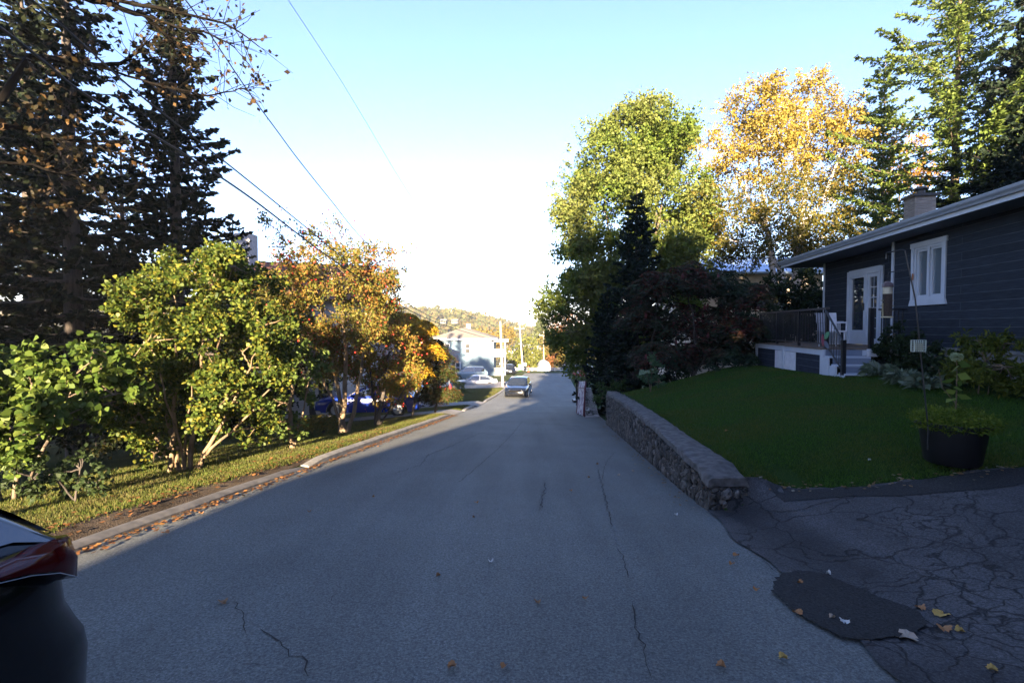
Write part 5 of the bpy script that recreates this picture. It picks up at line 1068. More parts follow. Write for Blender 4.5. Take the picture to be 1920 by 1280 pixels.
MB().loft(rings).build('body', M['pb'], bk, smooth=35)
gp_ = [(.02, 1.06, .13), (.10, 1.15, .19), (.24, 1.28, .30), (.42, 1.39, .39), (.75, 1.47, .42), (1.6, 1.50, .38), (2.3, 1.49, .34), (2.75, 1.34, .22), (3.2, 1.05, .13)]
MB().loft([[K(f, .11, HB-.04), K(f, max(.115, i-.02), max(HB-.02, z-.05)), K(f, i+.06, z), K(f, Wc/2, z+.03), K(f, Wc-i-.06, z), K(f, Wc-max(.115, i-.02), max(HB-.02, z-.05)), K(f, Wc-.11, HB-.04)] for f, z, i in gp_]).build('roof', M['pb'], bk, smooth=40)
tg = glass('tinted_glass', (.006, .010, .02), .02, 1.75)
rows = []
for f, z, i in gp_[:5]: rows.append([K(f-.014, i+.06, z+.006), K(f-.014, i+.4, z+.022), K(f-.014, Wc/2, z+.036), K(f-.014, Wc-i-.4, z+.022), K(f-.014, Wc-i-.06, z+.006)])
mb = MB()
for a_, b_ in zip(rows[:-1], rows[1:]):
    for j in range(4): mb.add([a_[j], a_[j+1], b_[j+1], b_[j]], [(0, 1, 2, 3)])
mb.build('rear_window', tg, bk, smooth=60)
gf = [q[0] for q in gp_]
def GS(f, u):
    z = float(np.interp(f, gf, [q[1] for q in gp_])); i = float(np.interp(f, gf, [q[2] for q in gp_])); zt_ = max(HB-.02, z-.05)
    return .11+(max(.115, i-.02)-.11)*u-.012, HB-.04+(zt_-HB+.04)*u
for sd in (0, 1):
    def KS(f, s_, z): return K(f, s_, z) if sd == 0 else K(f, Wc-s_, z)
    for f0, f1, f2, f3 in ((.05, .16, 1.0, 1.0), (1.04, 1.04, 2.0, 2.0), (2.04, 2.04, 3.0, 2.55)):
        mb = MB(); lo = []; hi = []
        for k in range(9):
            u = k/8; fl = f0+(f2-f0)*u; fh = f1+(f3-f1)*u
            s_, z = GS(fl, .0); zz = max(z, HB+.02); sl_, zl_ = GS(fl, min(1, (HB+.025-(HB-.04))/max(.02, GS(fl, 1)[1]-(HB-.04)))); lo.append(KS(fl, sl_, zl_)); s_, z = GS(fh, .93); hi.append(KS(fh, s_, z))
        for k in range(8): mb.add([lo[k], lo[k+1], hi[k+1], hi[k]], [(0, 1, 2, 3)])
        mb.build('side_window', tg, bk, smooth=60)
    # wedge tail lamp: tall at the tail, tapering forward along the flank
    out = []
    for f, s_, zl, zh_ in ((.40, .022, 1.018, 1.03), (.24, .015, .997, 1.035), (.14, .022, .966, 1.04), (.07, .045, .925, 1.05), (.025, .075, .895, 1.052), (-.012, .13, .885, 1.05), (-.022, .25, .89, 1.03), (-.022, .42, .91, 1.0)):
        out.append([KS(f-.012, s_, zl), KS(f-.014, s_-.004, (zl+zh_)/2), KS(f, s_+.012, zh_), KS(f+.06, s_+.09, zh_), KS(f+.06, s_+.09, zl)])
    M['lampred'] = M.get('lampred') or simple('lamp_deep_red', (.05, .0015, .002), .12, coat=0, spec=.35)
    MB().loft(out).build('taillight', M['lampred'], bk, smooth=50)
    for xw in (.86, 3.5):
        c0 = KS(xw, .13, .33); m_ = MB(); rg = []
        for rr_, o_ in ((.2, -.1), (.31, -.1), (.33, -.06), (.33, .06), (.31, .1), (.2, .1)): rg.append([c0+rv*o_+fv*rr_*math.cos(k*.3927)+Vector((0, 0, rr_*math.sin(k*.3927))) for k in range(16)])
        m_.loft(rg, cap=True); m_.build('tyre', M['tyre'], bk, smooth=50)
mb = MB(); mb.tube([K(f_-.016, s_-.004, z_) for f_, s_, z_ in ((.40, .022, 1.012), (.24, .015, .99), (.14, .022, .959), (.07, .045, .918), (.025, .075, .889), (-.012, .13, .879))], .0015, 5); mb.build('seam', M['grey'], bk)
mb = MB(); mb.box(K(-.10, Wc/2, .5), (.3, .012, .15), math.atan2(fv.y, fv.x)+math.pi/2); mb.build('licence_plate', M['plate'], bk)
# ================================================================== far houses, poles and street furniture
def PXZ(px, py, Y): return at(px, py, Y)
M['dk'] = simple('dark_pane', (.012, .013, .016), .5, spec=.15)
bh = thing('two_storey_house', (-7, 68, -7.6), 'pale blue two storey house with grey hip roof and white balconies', 'house')
YF = 66; xl = at(806, 640, YF).x; xr = at(926, 640, YF).x; zt = at(860, 637, YF).z; zb_ = -8.2; dep = 9
bluem = simple('blue_stucco', (.075, .12, .165), .8, noise=.06, nscale=2)
def bx(mb, x0, x1, y0, y1, z0, z1): return mb.box(((x0+x1)/2, (y0+y1)/2, (z0+z1)/2), (abs(x1-x0), abs(y1-y0), abs(z1-z0)))
mb = MB(); bx(mb, xl, xr, YF, YF+dep, zb_, zt); mb.build('wall', bluem, bh)
pk = [Vector((xl+4.4, YF+4.2, at(868, 613, YF+4.2).z)), Vector((xr-4.4, YF+4.8, at(868, 613, YF+4.2).z))]
e = .45; cs_ = [(xl-e, YF-e), (xr+e, YF-e), (xr+e, YF+dep+e), (xl-e, YF+dep+e)]
mb = MB(); mb.add([(x, y, zt) for x, y in cs_]+[(x, y, zt+.12) for x, y in cs_]+[pk[0], pk[1]], [(3,2,1,0),(0,1,5,4),(1,2,6,5),(2,3,7,6),(3,0,4,7),(4,5,9,8),(5,6,9),(6,7,8,9),(7,4,8)]); rf = mb.build('roof', simple('roof_taupe', (.12, .105, .09), .95, noise=.15, nscale=6), bh)
mb = MB(); bx(mb, xl-e-.03, xr+e+.03, YF-e-.03, YF-e-.003, zt-.05, zt+.2); mb.build('fascia', M['wht'], rf)
mb = MB(); bx(mb, pk[0].x+.2, pk[0].x+.75, pk[0].y, pk[0].y+.5, pk[0].z-.3, pk[0].z+.45); mb.build('chimney', M['wht'], rf)
def hwin(px0, px1, py0, py1, sash=True):
    a = at(px0, py1, YF); b_ = at(px1, py0, YF); mb = MB(); w_ = .12
    bx(mb, a.x-w_, a.x, YF-.05, YF-.001, a.z-w_, b_.z+w_); bx(mb, b_.x, b_.x+w_, YF-.05, YF-.001, a.z-w_, b_.z+w_); bx(mb, a.x, b_.x, YF-.05, YF-.001, b_.z, b_.z+w_); bx(mb, a.x, b_.x, YF-.05, YF-.001, a.z-w_, a.z)
    if sash: bx(mb, a.x, b_.x, YF-.04, YF-.006, (a.z+b_.z)/2-.03, (a.z+b_.z)/2+.03)
    f_ = mb.build('window', M['wht'], bh); mb = MB(); bx(mb, a.x, b_.x, YF-.02, YF-.004, a.z, b_.z); mb.build('pane', M['dk'], f_)
hwin(834, 842, 645, 657); hwin(873, 881, 645, 662); hwin(855, 862, 680, 697)
gx0, gx1 = xr+.003, at(948, 640, YF).x
mb = MB()
for zz in (at(0, 668, YF).z, at(0, 703, YF).z): bx(mb, gx0, gx1, YF+.3, YF+dep-1, zz-.12, zz)
mb.build('balcony_floor', M['wht'], bh)
mb = MB(); bx(mb, gx0-.3, gx1+.35, YF+.0, YF+dep-.6, zt-.28, zt-.06); mb.build('balcony_roof', M['wht'], bh)
for y in (YF+.4, YF+3.5, YF+7.6): mb = MB(); bx(mb, gx1-.18, gx1-.02, y, y+.16, zb_, zt-.28); mb.build('balcony_post', M['wht'], bh)
for zz in (at(0, 668, YF).z, at(0, 703, YF).z):
    mb = MB(); bx(mb, gx0, gx1, YF+.3, YF+.36, zz+.9, zz+.97); bx(mb, gx1-.06, gx1, YF+.36, YF+dep-1, zz+.9, zz+.97)
    for k in range(9): bx(mb, gx0+.02+k*(gx1-gx0)/9, gx0+.07+k*(gx1-gx0)/9, YF+.31, YF+.35, zz, zz+.9)
    mb.build('balcony_rail', M['wht'], bh)
mb = MB()
for k in range(6): bx(mb, gx0+.3, gx1-.2, YF+.55+k*.25, YF+.8+k*.25, at(0, 692, YF).z+k*.24, at(0, 692, YF).z+k*.24+.05)
mb.build('outside_stair', M['bplast'], bh)
mb = MB(); bx(mb, xr+.0, gx1-.1, YF+2.5, YF+7, zb_, at(0, 703, YF).z-.15); mb.build('balcony_base', M['wht'], bh)
mb = MB(); bx(mb, xr-.9+.9+.25, gx1-.4, YF+2.46, YF+2.498, at(0, 720, YF).z, at(0, 709, YF).z); mb.build('basement_window', M['dk'], bh)
# porch house between the sumac and the blue house
ph = thing('cottage', (-8.5, 46, -6), 'low cottage with brown porch roof and white lamp half hidden by the sumac', 'house'); YP = 44
a = at(842, 668, YP); b_ = at(800, 668, YP)
brn = simple('brown_shingle', (.16, .11, .085), .95, noise=.2, nscale=10)
mb = MB(); bx(mb, a.x-7, a.x-.8, YP, YP+7, -7.5, at(0, 668, YP).z); mb.build('wall', simple('cream_wall', (.45, .42, .38), .85), ph)
mb = MB(); z1, z2 = at(0, 668, YP).z, at(0, 655, YP).z; mb.loft([[(a.x-7.4, YP-.5, z1), (a.x-7.4, YP+3.5, z2+.9), (a.x-7.4, YP+7.5, z1)], [(a.x+.2, YP-.5, z1), (a.x-2.6, YP+3.5, z2+.9), (a.x+.2, YP+7.5, z1)]]); mb.build('roof', brn, ph)
p0 = at(862, 677, YP-2.2); z3 = p0.z
mb = MB(); mb.loft([[(a.x-4, YP-2.6, z3), (a.x-4, YP, z3+.42), (a.x-4, YP, z3-.06), (a.x-4, YP-2.6, z3-.1)], [(p0.x, YP-2.6, z3), (p0.x-.4, YP, z3+.42), (p0.x-.4, YP, z3-.06), (p0.x, YP-2.6, z3-.1)]]); mb.build('porch_roof', brn, ph)
mb = MB(); bx(mb, p0.x-.6, p0.x-.35, YP-2.5, YP-2.2, -7, z3-.1); mb.build('porch_post', M['black'], ph)
mb = MB(); bx(mb, p0.x-4, p0.x-.65, YP-2.5, YP-.01, -6.9, -6.0); mb.build('porch_floor', M['conc2'], ph)
lp = thing('garden_lamp', gp(842, 38), 'white lantern on a slim post beside the cottage porch', 'lamp post'); q0 = gp(842, 38)
MB().tube([q0-Vector((0, 0, .2)), q0+Vector((0, 0, 1.9))], .045, 8).build('post', M['wht'], lp)
MB().lathe([(.0, 1.9), (.16, 1.92), (.20, 2.16), (.26, 2.18), (.1, 2.32), (0, 2.36)], q0, 12).build('lantern', M['wht'], lp)
for i, (px, Y, lst, n, lm, lab) in enumerate([(820, 36, [(812,735,18),(830,742,16),(800,745,16)], 1500, 'autumn', 'low rounded garden shrub in front of the cottage'), (862, 40, [(858,715,9),(862,725,10),(868,735,8)], 900, 'small', 'small upright shrub by the white sedan')]):
    broadleaf('garden_shrub', gp(px, Y), [(at(lst[0][0], lst[0][1], Y), .03)], B(Y, lst, .3, 1, 60+i), n, .12, LF[lm], M['barkl'], lab, 'bush', per=6, sub=7, subr=.25, twig=.2, trunk_r=.05)
# left house behind the trees
lh = thing('left_house', (-14, 26, -5), 'brown roofed house with square chimney hidden behind the left trees', 'house'); YL = 25
za, zb2 = at(0, 560, YL).z, -6; xa, xb = at(395, 600, YL).x, at(628, 600, YL).x
mb = MB(); bx(mb, xa, xb, YL, YL+8, zb2, za); mb.build('wall', simple('grey_stucco', (.34, .32, .30), .9, noise=.1), lh)
mb = MB(); zr_ = at(0, 498, YL+4).z; mb.loft([[(x, YL-.6, za-.05), (x, YL+4, zr_+(.3 if x < xb-1 else 0)), (x, YL+8.6, za-.05)] for x in (xa-.6, xb+.6)]); mb.build('roof', simple('redbrown_shingle', (.13, .055, .035), .95, noise=.2, nscale=10), lh)
c_ = at(462, 440, YL+3.5); mb = MB(); bx(mb, c_.x-.45, c_.x+.45, YL+3, YL+3.9, zr_-.5, c_.z); mb.build('chimney', simple('grey_chimney', (.28, .27, .27), .9, noise=.2), lh)
a, b_ = at(598, 752, YL), at(628, 715, YL); mb = MB(); bx(mb, a.x, b_.x-.15, YL-.03, YL-.002, a.z, b_.z); mb.build('window', M['glass'], lh)
# blue-roofed neighbour behind the sumac
nb_ = thing('neighbour_house', (11, 27, -2), 'tan house with light blue metal roof behind the sumac thicket', 'house'); YN = 27
xa, xb = at(1285, 500, YN).x, at(1475, 500, YN).x; z1, z2 = at(0, 511, YN).z, at(0, 482, YN+3.5).z
mb = MB(); bx(mb, xa+.4, xb+2, YN, YN+7, -3.5, z1); mb.build('wall', simple('tan_wall', (.5, .42, .33), .85), nb_)
mb = MB(); mb.loft([[(x, YN-.5, z1), (x, YN+3.5, z2), (x, YN+7.5, z1), (x, YN+7.5, z1-.1), (x, YN-.5, z1-.1)] for x in (xa, xb+2.4)]); mb.build('roof', simple('blue_metal', (.30, .42, .62), .35, .3), nb_)
for px in (1345, 1378):
    a, b_ = at(px, 600, YN), at(px+14, 560, YN); mb = MB(); bx(mb, a.x, b_.x, YN-.04, YN-.002, a.z, b_.z); mb.build('window', M['glass'], nb_)
# unseen house added so its wall and gable cut the sunlight along the kerb
vh = thing('house', (0, -24, .6), 'unseen gabled house added uphill behind the viewpoint for its shadow', 'house'); 
mb = MB(); bx(mb, -5.12, 5.6, -29, -21, -.5, 5.0); mb.build('wall', simple('house_beige', (.4, .37, .32), .9), vh)
mb = MB(); mb.loft([[(-5.3, y, 4.6), (.2, y, 9.8), (5.8, y, 4.6)] for y in (-29.5, -20.6)]); mb.build('roof', M['roof'], vh)
# utility poles
def pole(px, Y, ytop, label, arm=None, lean=0, r=.14):
    b0 = gp(px, Y); top = at(px+lean, ytop, Y); t = thing('utility_pole', b0, label, 'utility pole', 'wooden utility poles')
    MB().tube([b0-Vector((0, 0, .4)), top], [r, r*.7], 12).build('post', M['wood'], t, smooth=60)
    if arm == 'lamp':
        mb = MB(); s = top-Vector((0, 0, .45)); mb.tube([s, s+Vector((.5, -.3, .3)), s+Vector((1.1, -.6, .42))], .03, 6); mb.build('arm', M['rim'], t)
        mb = MB(); q = s+Vector((1.15, -.63, .40)); mb.lathe([(0, .06), (.1, .04), (.14, -.02), (.08, -.07), (0, -.07)], q, 10); mb.build('lamp_head', M['rim'], t)
    if arm == 'cross':
        mb = MB(); mb.box(top-Vector((0, 0, .7)), (1.6, .09, .1)); mb.build('crossarm', M['wood'], t)
        for dx in (-.7, 0, .7): m_ = MB(); m_.lathe([(.0, 0), (.05, 0), (.06, .1), (.03, .16), (0, .16)], top+Vector((dx, 0, -.65)), 8); m_.build('insulator', M['wht'], t)
    return t, top
p1, t1 = pole(943, 46, 602, 'nearest wooden utility pole with a street lamp arm in front of the balconies', 'lamp', -5)
p2, t2 = pole(981, 79, 608, 'taller middle wooden pole leaning slightly beside the hedge', 'cross', -7, .17)
p3, t3 = pole(1020, 84, 621, 'slim wooden pole in front of the white shelter', 'cross', -1, .13)
mb = MB(); q = at(984, 683, 78.7); mb.box(q, (.42, .3, .55)); mb.build('meter_box', M['wht'], p2)
def wire(pts, r, label, r1=None):
    w3 = []
    for px, py in pts: w3.append(at(px, py, 5.67/(.093+(960-px)/F)))
    fine = []
    for i in range(len(w3)-1):
        p0 = w3[max(i-1, 0)]; a = w3[i]; b = w3[i+1]; p3_ = w3[min(i+2, len(w3)-1)]
        for k in range(8):
            t = k/8; fine.append(.5*((2*a)+(b-p0)*t+(2*p0-5*a+4*b-p3_)*t*t+(3*a-p0-3*b+p3_)*t**3))
    fine.append(w3[-1]); mb = MB(); mb.tube(fine, r, 6); tag(mb.build('overhead_cable', M['cable']), label, 'cable', 'overhead cables along the road')
wire([(-120,-28),(0,52),(90,122),(170,184),(350,292),(470,371),(600,470),(690,532),(750,572),(840,612),(938,641)], .016, 'thick lower telephone cable running down from the left edge')
wire([(-60,-110),(60,0),(150,78),(240,160),(330,232),(440,318),(560,415),(650,488),(750,560),(840,606),(938,634)], .012, 'middle cable just above the thick one')
wire([(230,-160),(300,-62),(370,30),(420,104),(470,178),(520,246),(560,300),(620,375),(680,448),(760,524),(850,580),(938,615)], .011, 'twisted black cable crossing the open sky on the left')
w1 = [at(500, -58, 9), at(540, 0, 10), at(590, 75, 11.3), at(640, 152, 13), at(690, 235, 15.5), at(740, 320, 19), at(790, 400, 25), at(860, 500, 38), at(975, 608, 79)]
mb = MB(); mb.tube(w1, .0065, 6); tag(mb.build('overhead_cable', simple('thin_cable', (.16, .22, .30), .5)), 'thin pale cable alone high in the middle of the sky', 'cable', 'overhead cables along the road')
mb = MB(); mb.tube([t2+Vector((-.0, 0, -.5)), at(1000, 616, 81), t3+Vector((0, 0, -.3)), at(1120, 610, 90)], .02, 5); mb2 = mb; tag(mb.build('overhead_cable', M['cable']), 'cable strung between the two far poles', 'cable', 'overhead cables along the road')
# hockey net and black pole on the road edge
hg = thing('hockey_goal', (3.15, 20.6, float(rz(20.6))), 'street hockey goal with red posts and white netting seen from its side', 'hockey goal'); zg = float(rz(20.8))
redp = simple('red_white_pipe', (.10, .03, .045), .4)
A0 = Vector((2.97, 21.6, float(rz(21.6)))); A1 = Vector((3.05, 20.2, float(rz(20.2)))); bkx = Vector((.62, .08, 0)); up = Vector((0, 0, 1.2))
mb = MB(); mb.tube([A0, A0+up, A1+up, A1], .032, 8); mb.build('goal_frame', redp, hg)
mb = MB(); mb.tube([A0, A0+bkx, A1+bkx, A1], .02, 6); mb.tube([A0+up, A0+up+bkx*.42], .016, 6); mb.tube([A1+up, A1+up+bkx*.42], .016, 6); mb.build('base_frame', M['wht2'], hg)
netm, nt_, p_, o_ = mat('net'); p_.inputs['Base Color'].default_value = (.5, .52, .55, 1)
mb = MB()
def netface(q00, q10, q11, q01, nu, nv):
    for i in range(nu+1):
        u = i/nu; mb.tube([q00.lerp(q10, u), q01.lerp(q11, u)], .0035, 3, cap=False)
    for j in range(nv+1):
        v = j/nv; mb.tube([q00.lerp(q01, v), q10.lerp(q11, v)], .0035, 3, cap=False)
tb_ = bkx*.42
netface(A0+bkx, A1+bkx, A1+up+tb_, A0+up+tb_, 24, 18); netface(A1, A1+bkx, A1+up+tb_, A1+up, 9, 18); netface(A0, A0+bkx, A0+up+tb_, A0+up, 9, 18); netface(A0+up, A1+up, A1+up+tb_, A0+up+tb_, 24, 4)
mb.build('netting', netm, hg)
hs_ = thing('shooting_target', A1+Vector((-.05, -.05, 0)), 'white and purple cloth target panel leaning on the hockey goal', 'target')
q = [A1+Vector((-.06, -.03, .05)), A0+Vector((-.06, 0, .05)), A0+Vector((.02, 0, 1.48)), A1+Vector((.04, -.03, 1.5))]
mb = MB(); mb.prism(q, (.02, .0, 0)); clm, cnt, cpb, co = mat('stained_cloth'); tcn = cnt.nodes.new('ShaderNodeTexCoord'); nzn = cnt.nodes.new('ShaderNodeTexNoise'); nzn.inputs['Scale'].default_value = 5
cnt.links.new(tcn.outputs['Object'], nzn.inputs['Vector']); rr_ = ramp(cnt, [(.42, (.14, .06, .14)), (.5, (.45, .45, .5)), (1, (.5, .5, .55))]); cnt.links.new(nzn.outputs[0], rr_.inputs[0]); cnt.links.new(rr_.outputs[0], cpb.inputs['Base Color'])
mb.build('panel', clm, hs_)
MB().tube([q[0], q[3]], .03, 8).build('side_pole', redp, hs_); MB().tube([q[1], q[2]], .03, 8).build('side_pole', redp, hs_)
bp = at(1081, 700, 31); zb3 = float(rz(31)); bs = thing('basketball_stand', (bp.x, 31, zb3), 'thin black basketball stand on a low base at the right road edge', 'basketball hoop')
mb = MB(); mb.tube([(bp.x, 31, zb3+.1), (bp.x, 31, zb3+1.3)], .055, 8); mb.tube([(bp.x, 31, zb3+1.3), (bp.x, 31, zb3+3.2)], .042, 8); mb.build('pole', M['black'], bs)
mb = MB(); mb.box((bp.x+.15, 31.1, zb3+.09), (.75, .9, .16)); mb.tube([(bp.x+.4, 31.3, zb3+.15), (bp.x, 31, zb3+.6)], .02, 6); mb.build('base', M['bplast'], bs)
mb = MB(); mb.box((bp.x+.35, 30.9, zb3+3.25), (.04, 1.1, .75)); mb.tube([(bp.x, 31, zb3+3.1), (bp.x+.35, 30.9, zb3+3.2)], .03, 6); mb.build('backboard', M['black'], bs)
mb = MB(); rc = Vector((bp.x+.62, 30.9, zb3+3.05)); mb.tube([rc+Vector((.22*math.cos(k*.4488), .22*math.sin(k*.4488), 0)) for k in range(15)], .01, 5); mb.build('rim', redp, bs)
# small things at the far street
vb = thing('wheelie_bin', gp(975, 77), 'bright green wheeled bin beside the leaning pole', 'bin'); q = gp(975, 77); grn = simple('bin_green', (.10, .40, .08), .5)
MB().hexa([q+Vector(p) for p in ((-.24,-.24,0),(.24,-.24,0),(.24,.24,0),(-.24,.24,0),(-.3,-.32,1.0),(.3,-.32,1.0),(.3,.32,1.0),(-.3,.32,1.0))]).build('body', grn, vb)
MB().box(q+Vector((0, 0, 1.03)), (.64, .7, .07)).build('lid', grn, vb)
q = gp(991, 75); hy = thing('fire_hydrant', q, 'small red fire hydrant on the grass at the end of the road', 'hydrant')
MB().lathe([(0, 0), (.16, 0), (.16, .06), (.11, .08), (.11, .6), (.15, .62), (.15, .68), (.1, .78), (.03, .84), (.03, .9), (0, .9)], q, 14).build('barrel', simple('hydrant_red', (.5, .05, .02), .5), hy, smooth=50)
mb = MB(); mb.lathe([(.0, -.22), (.06, -.22), (.06, .22), (0, .22)], q+Vector((0, 0, .5)), 10, 'X'); mb.build('outlet', simple('hydrant_red2', (.45, .05, .02), .5), hy)
q = gp(1061, 80); bb = thing('barrel', q, 'small blue barrel with a pale load on top on the far verge', 'barrel')
MB().lathe([(0, 0), (.42, 0), (.46, .3), (.46, .6), (.42, .9), (0, .9)], q, 16).build('drum', simple('barrel_blue', (.05, .12, .35), .5), bb, smooth=50); MB().lathe([(.44, .9), (.5, 1.2), (.3, 1.35), (0, 1.4)], q, 14).build('bag', simple('bag_pale', (.5, .42, .38), .7), bb, smooth=60)
# white arched shelter and fence, hedges beyond the street
q = gp(1024, 88); sh = thing('garden_shelter', q, 'white arched fabric shelter behind the slim pole', 'shelter'); zc = at(0, 676, 88).z; zq = at(0, 698, 88).z
rg = []
for y in (87, 88.5, 90, 92): rg.append([(q.x+1.05*math.cos(math.pi*k/10)*1.05-(.3), y, zq+(zc-zq)*math.sin(math.pi*k/10)**.6) for k in range(11)])
MB().loft(rg, cap=True).build('canopy', M['wht'], sh, smooth=50)
MB().box((q.x-.1, 86.98, zq+.45), (1.0, .03, .9)).build('doorway', M['wht2'], sh)
fe = thing('rail_fence', (3, 82, -8), 'low white rail fence along the far side of the cross street', 'fence'); 
for k in range(13):
    x = at(955, 695, 83).x+k*.98; z = Gz(x, 83); mb = MB(); mb.box((x, 83, z+.4), (.1, .1, 1.3)); mb.build('post', M['wht'], fe)
x0, x1 = at(955, 0, 83).x, at(1078, 0, 83).x
for dz in (.35, .62, .92): mb = MB(); zz = Gz((x0+x1)/2, 83); mb.box(((x0+x1)/2, 82.93, zz+dz), (x1-x0, .03, .14)); mb.build('rail', M['wht'], fe)
def ftree(px, Y, lst, n, size, lm, lab, seed, cat='tree', name='leafy_tree', grp='trees beyond the cross street'):
    broadleaf(name, gp(px, Y), [(at(lst[0][0], lst[0][1], Y), .15)], B(Y, lst, 1.5, 1.5, seed), n, size, lm, M['barkb'], lab, cat, grp, per=7, sub=11, subr=.9, twig=.6, shell=.35, twigs=False)
yg = leafmat('yellow_green_leaf', [(.08, .10, .02), (.12, .135, .025), (.15, .15, .03)], .35)
gy = leafmat('gold_far_leaf', [(.17, .13, .035), (.20, .13, .03), (.13, .12, .03)], .35); rd = leafmat('rust_far_leaf', [(.20, .07, .03), (.18, .10, .035), (.15, .06, .025)], .35)
ftree(975, 94, [(960,665,20),(985,660,20),(1005,668,18),(950,680,16),(975,685,18),(1000,686,14)], 9000, .34, yg, 'rounded yellow green hedge mass behind the leaning pole', 70, 'hedge', 'hedge')
ftree(1035, 96, [(1035,650,18),(1045,668,16),(1030,640,14)], 4200, .32, gy, 'golden tree behind the white shelter', 71)
ftree(1036, 93, [(1034,676,9),(1040,668,8)], 900, .25, rd, 'small rust red bush above the white shelter', 72, 'bush', 'small_bush')
ftree(1062, 92, [(1062,660,20),(1075,675,18),(1060,680,14),(1085,655,20)], 4500, .32, LF['autumn'], 'olive tree to the right of the white shelter', 73)
ftree(1052, 115, [(1045,625,22),(1060,610,20),(1080,620,24),(1100,640,24)], 3200, .4, rd, 'rust orange tree further back on the right', 74)
ftree(925, 105, [(935,650,22),(915,640,20),(945,630,18)], 4500, .38, gy, 'gold tree just behind the balconies', 75)
conifer('spruce_tree', gp(1014, 112), at(0, 588, 112).z-gp(1014, 112).z, 3.4, 'far pale conifer rising above the skyline between the poles', leafmat('far_spruce', [(.05, .07, .03), (.07, .085, .035), (.09, .10, .04)], .1, .7), M['barkb'], droop=.3, up=.25, dens=.6, spray=.6, sw=.2, whorl=.8, z0=.05)
q = gp(965, 110); fh = thing('far_house', q, 'low grey roofed house peeping above the yellow hedge', 'house'); zt_ = at(0, 652, 112).z
MB().box((q.x+1, 112, zt_-2), (9, 6, 3.6)).build('wall', M['wht2'], fh); MB().loft([[(x, 108.5, zt_-.3), (x, 112, zt_+1.0), (x, 115.5, zt_-.3)] for x in (q.x-4, q.x+6)]).build('roof', simple('grey_roof', (.22, .23, .27), .8), fh)
# far wooded hill
hx = np.linspace(-420, 420, 60); hy_ = np.linspace(170, 620, 40)
def hillz(x, y):
    r = np.interp(x, [-420, -160, -100, -60, -38, -15, 5, 30, 80, 200, 420], [18, 16, 13.5, 11.5, 9.5, 4.5, -2, -5, -6, -3, 4]); f = sstep((y-175)/185)
    return -22+f*(r+18-np.clip(y-400, 0, 999)*.02)
vs = [(x, y, float(hillz(x, y))+rng.normal(0, .5)) for y in hy_ for x in hx]; fs = [(j*60+i, j*60+i+1, (j+1)*60+i+1, (j+1)*60+i) for j in range(39) for i in range(59)]
me = bpy.data.meshes.new('hill'); me.from_pydata(vs, [], fs); me.materials.append(M['hill']); tag(link('hill', me), kind='structure')
nT = 3400; X = rng.uniform(-300, 120, nT); Y = rng.uniform(175, 420, nT); Z = hillz(X, Y)
hgt = rng.uniform(4, 8, nT); cen = np.stack([X, Y, Z+hgt*.45], 1); per = 26
d = rdir(nT*per).reshape(nT, per, 3); pp_ = cen[:, None, :]+d*np.stack([hgt*.42, hgt*.42, hgt*.55], 1)[:, None, :]*rng.random((nT, per, 1))**.3
fm = leafmat('hill_wood', [(.04, .055, .02), (.075, .075, .025), (.10, .08, .03), (.10, .065, .03), (.04, .055, .02), (.085, .09, .03)], .2, .8, clump=[(.04, .055, .02), (.09, .085, .03), (.06, .07, .025)], cscale=.05)
tag(quads('wooded_hillside', leafquads(pp_.reshape(-1, 3), rdir(nT*per), 2.6, .9), fm), 'distant hillside covered in yellow and orange autumn woods', 'woodland', kind='stuff')
for px, py, Y_, w_, lab in ((832, 602, 250, 3.6, 'white house far up the wooded hill, left one'), (853, 602, 255, 4, 'pale long house far up the wooded hill, right one'), (1003, 629, 230, 3, 'pale house at the foot of the far hill')):
    q = at(px, py, Y_); t = thing('hill_house', q, lab, 'house', 'houses on the far hill'); MB().box((q.x, q.y, q.z-.6), (w_*.8, 5, 1.4)).build('wall', simple('hill_wall', (.10, .10, .10), .9), t)
    MB().loft([[(q.x+s, q.y-3, q.z+.3), (q.x+s, q.y, q.z+1.1), (q.x+s, q.y+3, q.z+.3)] for s in (-w_*.4-.3, w_*.4+.3)]).build('roof', M['conc2'], t)
    for k in (-1, 1): MB().box((q.x+k*w_*.2, q.y-2.52, q.z-.4), (.7, .06, .7)).build('window', M['dk'], t)
# ================================================================== grass, leaves on the ground
def blades(name, n, xf, hgt, lm, lab, wd=.006):
    x, y = xf(n); n = len(x); z = G(x, y); a = rng.random(n)*6.283; h = hgt*rng.uniform(.4, 1.3, n); ln = rng.normal(0, .35, (n, 2))*h[:, None]
    b = np.stack([x, y, z-.004], 1); s = np.stack([np.cos(a), np.sin(a), np.zeros(n)], 1)*(wd*rng.uniform(.6, 1.5, (n, 1))); tp = b+np.stack([ln[:, 0], ln[:, 1], h], 1)
    return tag(quads(name, np.stack([b-s, b+s, tp], 1), lm, nv=3), lab, 'grass', kind='stuff')
def verge(n):
    y = 3+(rng.random(n)**1.6)*41; off = .2+np.where(y < 9.2, np.maximum(.02, .40-.06*np.abs(y-5.2)**1.2), 0)*rng.uniform(.6, 1.1, n)+rng.random(n)**1.3*5.5; ok = ~(((y > 20.9) & (y < 23.8)) | ((y > 27.4) & (y < 30.9))); y = y[ok]; off = off[ok]; return cX(y)-HW-off, y
blades('verge_grass', 190000, verge, .05, leafmat('verge_blade', [(.04, .06, .012), (.065, .09, .018), (.09, .12, .022), (.14, .12, .04), (.07, .09, .02)], .4, clump=[(.10, .09, .03), (.06, .08, .018), (.12, .10, .04), (.05, .04, .02)], cscale=1.1), 'sunlit rough grass on the left verge', .007)
